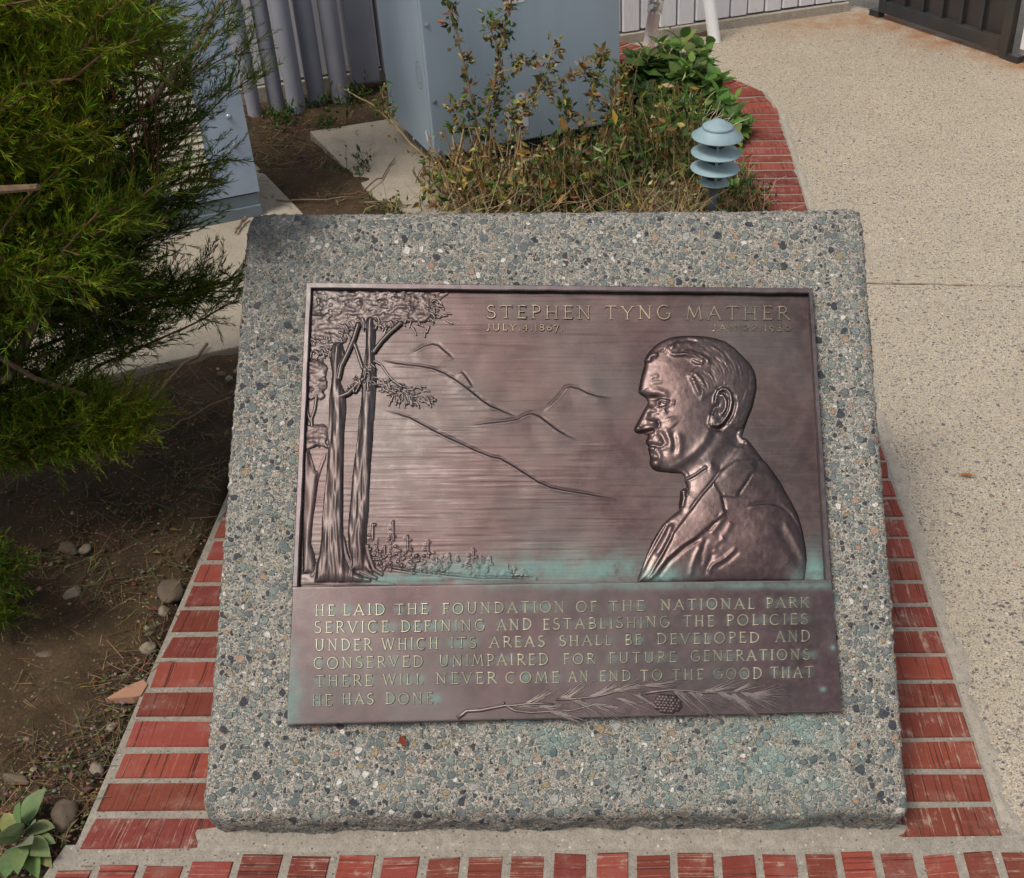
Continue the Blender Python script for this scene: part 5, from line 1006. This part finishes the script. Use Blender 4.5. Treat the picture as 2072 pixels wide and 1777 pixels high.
for k in range(85):                       # reddish inner stems
    p = Vector(SV(R.uniform(-50, 330), R.uniform(30, 420), R.uniform(1.85, 2.2))) - o0; wood.tube(curve(p, Vector((R.uniform(-.3, .3), 0, 1)), R.uniform(.08, .2), 4, .16), .0019, .0010, 5, col=mixc((.05, .022, .012), (.11, .04, .018), R.random()))
for k in range(70):                       # bare dark twigs hanging below
    p = Vector(SV(R.uniform(0, 260), R.uniform(560, 660), R.uniform(1.95, 2.15))) - o0; q = curve(p, Vector((R.uniform(.0, .9), R.uniform(-.3, .3), R.uniform(-1, -.1))), R.uniform(.05, .16), 5, .22); wood.tube(q, .0014, .0007, 4, col=(.05, .035, .025), cap=False)
wood.build('branches', m_twig, shr); fol_.build('foliage', m_leaf, shr)

# --- woody straggling shrub before the big cabinet
TAN, RUSTC, CREAM, GRN, DGR, YEL = (.33, .24, .09), (.17, .09, .030), (.45, .38, .19), (.075, .125, .030), (.035, .062, .018), (.34, .29, .05)
def leafcol(dry):
    if R.random() < dry: return tuple(x * R.uniform(.75, 1.35) for x in R.choice([TAN, RUSTC, CREAM, TAN, RUSTC, (.16, .09, .05), RUSTC, (.20, .15, .07), YEL]))
    return tuple(x * R.uniform(.6, 1.4) for x in R.choice([GRN, GRN, DGR, (.10, .13, .04)]))
def straggly(name, label, org, stems, group=None, cat='shrub'):
    e = empty(name, org); tag(e, label, cat, group); O = Vector(org); st = MB(); lf = MB()
    for P, r, dens, dry, size in stems:
        P = [Vector(p) - O for p in P]; Q = []
        for k in range(len(P) - 1):
            for t in range(4): Q.append(P[k].lerp(P[k + 1], t / 4) + rv(.0022))
        Q.append(P[-1]); c = R.choice([(.28, .19, .09), (.20, .13, .065), (.33, .24, .11)]); st.tube(Q, r, r * .45, 5, col=c)
        n = len(Q)
        for k in range(int(dens)):
            x = R.uniform(.12, 1) * (n - 1); i = min(int(x), n - 2); p = Q[i].lerp(Q[i + 1], x - i); ax = (Q[i + 1] - Q[i]).normalized()
            d = (ax * .6 + rv(.8)).normalized(); tl = R.uniform(.004, .03); t = p + d * tl; st.tube([p, t], .0008, .0005, 3, col=c, cap=False)
            for j in range(R.randint(2, 5)): leaf(lf, t + rv(.005), (d + rv(.8)), size * R.uniform(.6, 1.6), size * R.uniform(.35, .8), leafcol(dry), rv(), R.uniform(-.3, .5))
    st.build('stems', m_twig, e); lf.build('leaves', m_leaf, e); return e
s5 = lambda *p: [SV(*q) for q in p]
st_ = [(s5((965, 395, 3.70), (975, 330, 3.74), (968, 275, 3.76), (945, 150, 3.78), (915, 40, 3.80), (895, -40, 3.80)), .0050, 80, .45, .022),
       (s5((985, 400, 3.70), (995, 300, 3.74), (985, 240, 3.75), (1000, 165, 3.77), (1015, 80, 3.78), (1030, 20, 3.8), (1045, -40, 3.8)), .0055, 85, .5, .021),
       (s5((1030, 300, 3.74), (1060, 220, 3.76), (1100, 165, 3.78), (1125, 75, 3.80)), .0040, 60, .75, .020), (s5((1080, 200, 3.77), (1130, 160, 3.79), (1170, 145, 3.8), (1185, 130, 3.8)), .0025, 34, .85, .018),
       (s5((940, 300, 3.72), (925, 225, 3.74), (915, 205, 3.74)), .0025, 20, .5, .020), (s5((1020, 340, 3.72), (1035, 260, 3.74), (1030, 200, 3.75)), .003, 34, .5, .02),
       (s5((1170, 330, 3.74), (1190, 230, 3.78), (1205, 150, 3.8), (1225, 95, 3.8)), .0030, 60, .45, .021), (s5((1210, 330, 3.74), (1235, 240, 3.78), (1250, 170, 3.8), (1265, 140, 3.8)), .003, 50, .7, .02), (s5((1140, 350, 3.74), (1150, 250, 3.78), (1140, 200, 3.78)), .003, 45, .4, .02),
       (s5((930, 385, 3.66), (860, 320, 3.70), (800, 255, 3.74), (760, 215, 3.76), (695, 180, 3.78)), .0042, 14, .5, .016), (s5((800, 255, 3.74), (780, 215, 3.76), (770, 180, 3.77)), .0018, 16, .3, .018),
       (s5((1000, 220, 3.76), (1020, 150, 3.78), (995, 60, 3.8), (985, 35, 3.8)), .002, 30, .5, .02), (s5((960, 270, 3.75), (945, 255, 3.75), (918, 258, 3.75)), .002, 16, .3, .022), (s5((1010, 150, 3.76), (1050, 130, 3.77), (1075, 120, 3.77)), .002, 20, .45, .022),
       (s5((1280, 190, 3.85), (1290, 130, 3.9), (1330, 60, 3.92), (1345, 50, 3.92)), .0012, 5, .9, .014), (s5((1260, 170, 3.85), (1300, 100, 3.9), (1322, 82, 3.9)), .0010, 4, .9, .012)]
for k in range(48):                       # cut and dry stalks at the base
    x = R.uniform(900, 1080); st_.append((s5((x, R.uniform(370, 420), 3.66), (x + R.uniform(-55, 45), R.uniform(255, 330), 3.70)), R.uniform(.003, .0065), 3, .9, .014))
straggly('straggly_shrub', 'tall straggling shrub with bare brown stems and curled leaves before the big cabinet', tuple(SV(985, 410, 3.68)[:2]) + (-.02,), st_)
def bushy(name, label, x0, x1, y0, y1, Y0, Y1, n, dry, size, group=None, cat='bush', grass=0, hmax=1):
    e_or = SV((x0 + x1) / 2, y1, Y0); org = (e_or.x, (Y0 + Y1) / 2, -.02); e = empty(name, org); tag(e, label, cat, group); O = Vector(org); st = MB(); lf = MB()
    for k in range(n):
        x = R.uniform(x0, x1); f = (x - x0) / (x1 - x0); Y = R.uniform(Y0, Y1); yt = y0 + (y1 - y0) * (R.random() ** 1.0) * .85 + 22 * math.sin(x * .05) * .5
        tip = SV(x, yt, Y)
        if tip.z < .01: continue
        base = Vector((tip.x + R.uniform(-.10, .10), Y + R.uniform(-.06, .06), -.02)); mid = base.lerp(tip, .5) + rv(.02)
        P = [q - O for q in (base, mid, tip)]; c = R.choice([(.24, .17, .075), (.14, .10, .05), (.32, .25, .11), (.11, .11, .04)]); st.tube(P, .0020, .0008, 4, col=c, cap=False)
        for j in range(R.randint(4, 11)):
            t = R.uniform(.2, 1.05); p = (P[0].lerp(P[1], t * 2) if t < .5 else P[1].lerp(P[2], t * 2 - 1)) + rv(.012)
            leaf(lf, p, rv() + Vector((0, -.2, .5)), size * R.uniform(.7, 2.5) ** 1.1, size * R.uniform(.4, 1.15), leafcol(dry if t > .35 else min(1, dry + .3)), rv(), R.uniform(-.2, .5))
    for k in range(grass):
        x = R.uniform(x0, x1); Y = R.uniform(Y0 - .08, Y1); p = SV(x, R.uniform((y0 + y1) / 2, y1 + 10), Y); p.z = max(p.z * .3, -.01); d = Vector((R.uniform(-.9, .9), R.uniform(-.3, .3), R.uniform(.25, 1))).normalized(); L = R.uniform(.06, .2)
        q = curve(p - O, d, L, 5, .12, -.06); st.tube(q, .0011, .0005, 3, col=tuple(v * R.uniform(.7, 1.1) for v in (.42, .32, .18)), cap=False)
    st.build('stems', m_twig, e); lf.build('leaves', m_leaf, e); return e
GB_ = 'low scrubby bushes round the path light'
bushy('scrub_bush', 'low scrubby bush of dry stalks right at the foot of the bare brown stems', 868, 1110, 300, 425, 3.50, 3.80, 150, .62, .018, GB_, grass=110)
bushy('scrub_bush', 'tangled green and tan bush below the white sticker of the big cabinet', 1090, 1270, 262, 425, 3.50, 3.92, 230, .46, .020, GB_, grass=120)
bushy('scrub_bush', 'leafy bush flecked with yellow and brown right against the right edge of the big cabinet', 1235, 1420, 165, 420, 3.60, 4.15, 380, .30, .021, GB_, grass=90)
bushy('scrub_bush', 'sparse dry grassy clump at the near edge just left of the path light stem', 1270, 1430, 345, 428, 3.42, 3.60, 46, .75, .013, GB_, grass=170)
bushy('scrub_bush', 'small grey green sprigs leaning over the bricks right of the path light stem', 1465, 1545, 335, 428, 3.44, 3.62, 44, .25, .014, GB_, grass=40)
bushy('scrub_bush', 'tiny sprouting weed on the pale pad left of the stalks', 775, 812, 385, 422, 3.52, 3.60, 16, .4, .012, GB_, grass=4)

# --- broad leaved green plants by the wall
BL1, BL2, BL3 = (.085, .155, .030), (.135, .22, .05), (.05, .095, .022)
def broad(label, x, ytip, Y, n, L, tall, group, tone=1., name='leafy_plant'):
    t = SV(x, ytip, Y); org = (t.x, Y, -.02); e = empty(name, org); tag(e, label, 'plant', group); O = Vector(org); st = MB(); lf = MB(); H = max(.05, t.z + .02)
    stems = [(Vector((0, 0, 0)), Vector((R.uniform(-.02, .02), R.uniform(-.02, .02), H)))] + [(Vector((0, 0, 0)), Vector((R.uniform(-.11, .11), R.uniform(-.10, .10), H * R.uniform(.45, .85)))) for k in range(tall)]
    for a, q in stems:
        P = [a, a.lerp(q, .5) + rv(.008), q]; st.tube(P, .004, .0022, 6, col=(.10, .12, .05))
        m = max(7, int(n * (q - a).length / H)); ph = R.random() * 6
        for k in range(m):
            f = .22 + .78 * (k + .5) / m; p = a.lerp(q, f); ang = ph + k * 2.4; el = -.15 + 1.15 * max(0, f - .45) / .55; d = Vector((math.cos(ang) * math.cos(el), math.sin(ang) * math.cos(el), math.sin(el)))
            l = L * (1.15 - .55 * max(0, f - .5) / .5) * R.uniform(.75, 1.2); c = tuple(v * R.uniform(.75, 1.25) * tone for v in R.choice([BL1, BL2, BL1, BL3]))
            ovate(lf, p + d * .01, d, l * .92, l * R.uniform(.5, .68), c, Vector((0, 0, 1)) + rv(.25), R.uniform(.05, .4), R.uniform(.1, .4))
    st.build('stems', m_twig, e, smooth=True); lf.build('leaves', m_leaf, e, smooth=True); return e
GP = 'broad leaved green plants in the corner of the bed'
broad('tallest broad leaved plant, its pale tip standing against the paving by the white pipes', 1388, 74, 4.62, 16, .105, 7, GP, 1.15)
broad('dark broad leaved plant at the foot of the foil wrapped pipe', 1318, 108, 4.70, 16, .105, 7, GP, .9)
broad('low broad leaved plant crowding the cabinet edge', 1285, 170, 4.45, 13, .10, 6, GP, .8)
broad('broad leaved plant spilling over the bricks at the bend of the edging', 1440, 160, 4.46, 14, .10, 8, GP, 1.15)
broad('broad leaved plant between the tallest one and the path light', 1350, 205, 4.25, 13, .085, 6, GP, 1.1)
broad('broad leaved plant leaning on the bricks straight behind the path light cap', 1475, 232, 4.15, 13, .08, 7, GP, 1.1)
broad('small grey leaved plant low beside the bricks right behind the path light rings', 1497, 315, 3.72, 9, .045, 4, GP, 1.15)
broad('young broad leaved plant half hidden behind the tallest one', 1425, 105, 4.56, 14, .09, 6, GP, 1.2)
broad('broad leaved plant hugging the pipe foot side of the tallest one', 1352, 118, 4.66, 14, .09, 6, GP, 1.05)
broad('broad leaved plant midway between the cabinet edge and the brick bend', 1400, 130, 4.45, 15, .10, 7, GP, 1.0)
broad('broad leaved plant with a pale tip low at the inside of the brick bend', 1455, 190, 4.28, 13, .09, 7, GP, 1.15)
# dead curled tuft behind the lamp
p0 = SV(1395, 262, 3.9); e = empty('dry_tuft', (p0.x, 3.9, -.02)); tag(e, 'pale dead tuft of curling stalks just behind the path light', 'dry grass'); b = MB()
for k in range(60):
    z = R.uniform(.02, .06); q = curve(Vector((R.uniform(-.03, .03), R.uniform(-.03, .03), z)), Vector((R.uniform(-.35, .6), R.uniform(-.2, .2), 1)), R.uniform(.14, .26), 8, .13, -.09 if R.random() < .6 else .02); b.tube(q, .0016, .0009, 4, col=tuple(v * R.uniform(.75, 1.15) for v in (.50, .42, .28)), cap=False)
b.build('stalks', m_twig, e)
# --- sage like plant at the lower left
e = empty('sage_plant', (-.985, 1.205, -.01)); tag(e, 'grey green rosette of broad leaves on the soil at the lower left corner', 'plant'); b = MB(); SG = [(.20, .255, .11), (.16, .22, .09), (.25, .28, .17), (.28, .26, .10)]
for px, py, qx, qy, w, hz, c in ((42, 1688, 30, 1622, .034, .07, 1), (52, 1655, 88, 1588, .040, .055, 1), (20, 1740, 12, 1660, .04, .075, 0), (60, 1700, 66, 1655, .026, .06, 2), (62, 1690, 110, 1668, .03, .035, 1), (70, 1720, 112, 1700, .026, .03, 0), (45, 1735, 100, 1725, .035, .045, 0), (40, 1745, 58, 1695, .028, .08, 2), (28, 1720, -10, 1690, .035, .05, 0), (30, 1752, 5, 1772, .035, .04, 1), (50, 1750, 30, 1760, .025, .06, 0), (70, 1735, 105, 1752, .028, .02, 3), (20, 1700, 5, 1640, .03, .03, 3), (55, 1740, 75, 1772, .028, .03, 1)):
    g0 = Vector((*ground(px, py), .01)); t = CP + (Vector((*ground(qx, qy), 0)) - Vector(CP)) * (1 - hz / 1.64); t = Vector(t); O = Vector((-.985, 1.205, -.01)); root = Vector((0, 0, .01)).lerp(g0 - O, .5); tip = t - O
    ovate(b, root, tip - root, (tip - root).length * .92, w * 1.08, tuple(v * R.uniform(.85, 1.1) for v in SG[c]), Vector((0, 0, 1)), .12, .22)
b.build('leaves', m_leaf, e, smooth=True)
# --- weeds between the cabinets
GW = 'small weeds on the shaded soil between the cabinets'
for x, y, lab, n in ((640, 215, 'dark weed in the soil at the foot of the middle pipes', 26), (720, 200, 'dark leafy weed under the flat grey downspout', 26), (575, 240, 'low feathery weed before the second grey pipe', 30), (668, 262, 'small weed near the back corner of the pale pad', 16), (735, 345, 'straggling weed along the left edge of the pale pad', 18)):
    gx, gy = ground(x, y); e = empty('weed', (gx, gy, -.02)); tag(e, lab, 'weed', GW); b = MB()
    for k in range(n):
        d = Vector((R.gauss(0, .7), R.gauss(0, .7), 1)); q = curve(Vector((R.gauss(0, .03), R.gauss(0, .03), 0)), d, R.uniform(.04, .11), 4, .15); b.tube(q, .0012, .0007, 3, col=(.06, .07, .03), cap=False)
        for j in range(4): leaf(b, q[R.randint(1, 4)], rv() + Vector((0, 0, .4)), R.uniform(.015, .04), R.uniform(.006, .014), tuple(v * R.uniform(.5, 1.1) for v in GRN), rv())
    b.build('leaves', m_leaf, e)

# ------------------------------------------------------------------ loose things on the ground
def rock(name, label, x, y, r, mat, seed, sq=(1, 1, .65), group=None, z=-.004):
    gx, gy = ground(x, y); bm = bmesh.new(); bmesh.ops.create_icosphere(bm, subdivisions=3, radius=1)
    for v in bm.verts:
        n = mnoise.noise(v.co * 1.1 + Vector((seed * 3.1, 0, 0))) * .35 + mnoise.noise(v.co * 2.6 + Vector((0, seed, 0))) * .14; v.co = Vector((v.co.x * sq[0], v.co.y * sq[1], v.co.z * sq[2])) * (1 + n) * r
    me = bpy.data.meshes.new(name); bm.to_mesh(me); bm.free(); me.materials.append(mat); me.polygons.foreach_set('use_smooth', [True] * len(me.polygons)); o = link(name, me, loc=(gx, gy, z + r * sq[2] * .35)); o.rotation_euler = (0, 0, seed); tag(o, label, 'stone', group)
GS = 'stones lying on the bare soil left of the plinth'
for k, a in enumerate([(131, 1652, .026, m_stone, (.8, 1.15, .7), 'rounded brown stone lying beside the grey green rosette'), (345, 1195, .030, m_stone, (1.2, .85, .4), 'flat tan stone half sunk beside the upper left bricks'), (300, 1310, .016, m_stonep, (1, .8, .7), 'pale rounded stone nearest the left bricks, above the terracotta shard'), (330, 1235, .013, m_stonep, (1, .8, .7), 'small pale stone beside the flat tan stone'), (146, 1202, .016, m_stonep, (1.3, .8, .7), 'pale stone alone on the dark soil under the shrub'), (136, 1108, .017, m_stone, (1.5, .8, .5), 'reddish flat stone on the dark soil farthest left'), (172, 1111, .013, m_stonep, (1, 1, .6), 'small pale stone next to the reddish flat one'), (195, 1555, .013, m_stonep, (1, .8, .7), 'two toned stone on the soil uphill of the rosette'), (30, 1575, .018, m_stone, (.5, 1.6, .5), 'long grey sliver of stone at the left edge'), (95, 1330, .02, m_stone, (1, .9, .6), 'brown stone in the lit soil near the left edge'), (463, 765, .012, m_stonep, (1, .8, .6), 'white pebble by the edge of the pale pad near the plinth'), (448, 755, .010, m_stone, (1.2, .8, .6), 'tan pebble beside the white one by the pad'), (477, 750, .009, m_stonep, (1, .7, .6), 'pale chip at the plinth side of the pad edge'), (225, 1470, .010, m_stonep, (1, 1, .6), 'pale chip on open soil below the terracotta shard'), (325, 1580, .011, m_stonep, (.7, 1.2, .8), 'small pale stone touching the lower left bricks')]):
    rock('stone', a[5], a[0], a[1], a[2], a[3], k * 1.7 + .3, a[4], GS)
gp = [ground(*q) for q in ((215, 1420), (258, 1395), (292, 1382), (301, 1392), (288, 1415), (272, 1420))]; b = MB(); lo = [b.vert((x, y, -.004)) for x, y in gp]; hi = [b.vert((x, y, .008 + .004 * k % 3 * .2)) for k, (x, y) in enumerate(gp)]
for k in range(6): b.face((lo[k], lo[(k + 1) % 6], hi[(k + 1) % 6], hi[k])[::-1])
b.face(hi[::-1]); o = b.build('brick_shard', m_terra); bm = bmesh.new(); bm.from_mesh(o.data); bmesh.ops.recalc_face_normals(bm, faces=bm.faces[:]); bm.to_mesh(o.data); bm.free(); tag(o, 'broken orange terracotta piece lying on the soil against the left bricks', 'brick piece')
GT = 'fallen sticks on the left ground'
for P, r, lab in (([(502, 452), (492, 462), (479, 481)], .006, 'short reddish stick on the pale pad beside the plinth corner'), ([(422, 710), (330, 790), (260, 870), (188, 952)], .0045, 'long thin branch lying on the dark soil under the shrub'), ([(468, 815), (390, 850), (300, 900)], .0028, 'thin twig lying parallel above the long branch'), ([(560, 415), (640, 412), (720, 405)], .003, 'thin grey twig on the brown soil behind the plinth'), ([(735, 402), (772, 370), (800, 330)], .003, 'forked twig lying across the edge of the square pad')):
    b = MB(); q = [Vector((*ground(x, y), .012 if k else .02)) for k, (x, y) in enumerate(P)]
    if P[0][0] in (502, 735): q = [v + Vector((0, 0, .006)) for v in q]
    Q = []
    for k in range(len(q) - 1): Q += [q[k].lerp(q[k + 1], t / 4) + rv(.003) for t in range(4)]
    b.tube(Q + [q[-1]], r, r * .6, 6); o = b.build('stick', m_wood, smooth=True); tag(o, lab, 'stick', GT)
b = MB(); q = uv(np.array(((1363, 2508), (1380, 2545)))); P = [Vector(BASE + RV * x + UV_ * y + NV * .004) for x, y in q]; leaf(b, P[0], P[1] - P[0], .024, .012, (.20, .05, .025), Vector(NV), .3); tag(b.build('fallen_leaf', m_leaf), 'small curled red brown leaf on the plinth below the plaque', 'leaf')
b = MB(); P = Vector((*ground(1935, 963), .006)); leaf(b, P, Vector((1, -.25, .05)), .045, .012, (.34, .12, .04), fold=.2); tag(b.build('fallen_leaf', m_leaf), 'slim orange brown leaf lying on the tan paving', 'leaf')
# litter: needles, grit, dead leaves nobody could count
b = MB()
def litter(n, region, Lr, cols, w):
    for k in range(n):
        x, y = region(); gx, gy = ground(x, y)
        if gx > -.885 and gy < 2.0: continue
        p = Vector((gx, gy, R.uniform(-.006, .006))); a = R.uniform(0, 6.28); q = curve(p, Vector((math.cos(a), math.sin(a), R.uniform(-.05, .12))), R.uniform(*Lr), 3, .09); c = tuple(v * R.uniform(.6, 1.2) for v in R.choice(cols))
        for k2 in range(3):
            s = Vector((-math.sin(a), math.cos(a), 0)) * w * R.uniform(.6, 1.2); i = [b.vert(v, c) for v in (q[k2] - s, q[k2] + s, q[k2 + 1] + s, q[k2 + 1] - s)]; b.face(i)
NC = [(.15, .095, .05), (.09, .058, .034), (.22, .16, .085), (.07, .045, .028), (.12, .105, .05)]
litter(1700, lambda: (R.uniform(-40, 470), R.uniform(760, 1500)), (.02, .09), NC, .0007); litter(650, lambda: (R.uniform(-40, 300), R.uniform(1250, 1770)), (.015, .07), NC, .0007); litter(700, lambda: (R.uniform(500, 760), R.uniform(230, 420)), (.02, .08), NC, .0013); litter(900, lambda: (R.uniform(860, 1480), R.uniform(250, 425)), (.02, .09), NC + [(.4, .3, .17)], .0015)
tag(b.build('needle_litter', m_twig), kind='stuff')
b = MB()
for k in range(1500):
    x, y = (R.uniform(-40, 470), R.uniform(760, 1775)) if k < 900 else ((R.uniform(500, 770), R.uniform(220, 425)) if k < 1150 else (R.uniform(870, 1480), R.uniform(250, 428)))
    gx, gy = ground(x, y)
    if gx > -.885 and gy < 2.0: continue
    leaf(b, Vector((gx, gy, R.uniform(-.008, .006))), Vector((R.gauss(0, 1), R.gauss(0, 1), R.uniform(-.1, .35))), R.uniform(.008, .026), R.uniform(.004, .012), tuple(v * R.uniform(.5, 1.1) for v in R.choice([(.14, .08, .04), (.09, .055, .03), (.20, .14, .07), (.06, .04, .025)])), Vector((R.gauss(0, .3), R.gauss(0, .3), 1)), R.uniform(-.2, .5))
tag(b.build('leaf_litter', m_leaf), kind='stuff')
b = MB()
for k in range(3400):
    x, y = R.uniform(-40, 480), R.uniform(740, 1775)
    if R.random() < .5: x, y = R.uniform(0, 330), R.uniform(1200, 1775)
    gx, gy = ground(x, y)
    if gx > -.885 and gy < 2.0: continue
    r = R.uniform(.0012, .0055) * (1.3 if R.random() < .08 else .8); c = tuple(v * R.uniform(.6, 1.3) for v in R.choice([(.15, .105, .06), (.10, .07, .045), (.24, .19, .12), (.12, .095, .07)])); p = Vector((gx, gy, R.uniform(-.006, .002)))
    d = [p + Vector((R.uniform(.6, 1.2) * r * math.cos(a), R.uniform(.6, 1.2) * r * math.sin(a), 0)) for a in (0, 1.26, 2.5, 3.77, 5.03)]; i = [b.vert(v, c) for v in d]; t = b.vert(p + Vector((R.uniform(-.3, .3) * r, R.uniform(-.3, .3) * r, r * .8)), c)
    for j in range(5): b.face((i[j], i[(j + 1) % 5], t))
tag(b.build('grit', m_twig), kind='stuff')
print('shoots', NB[0])
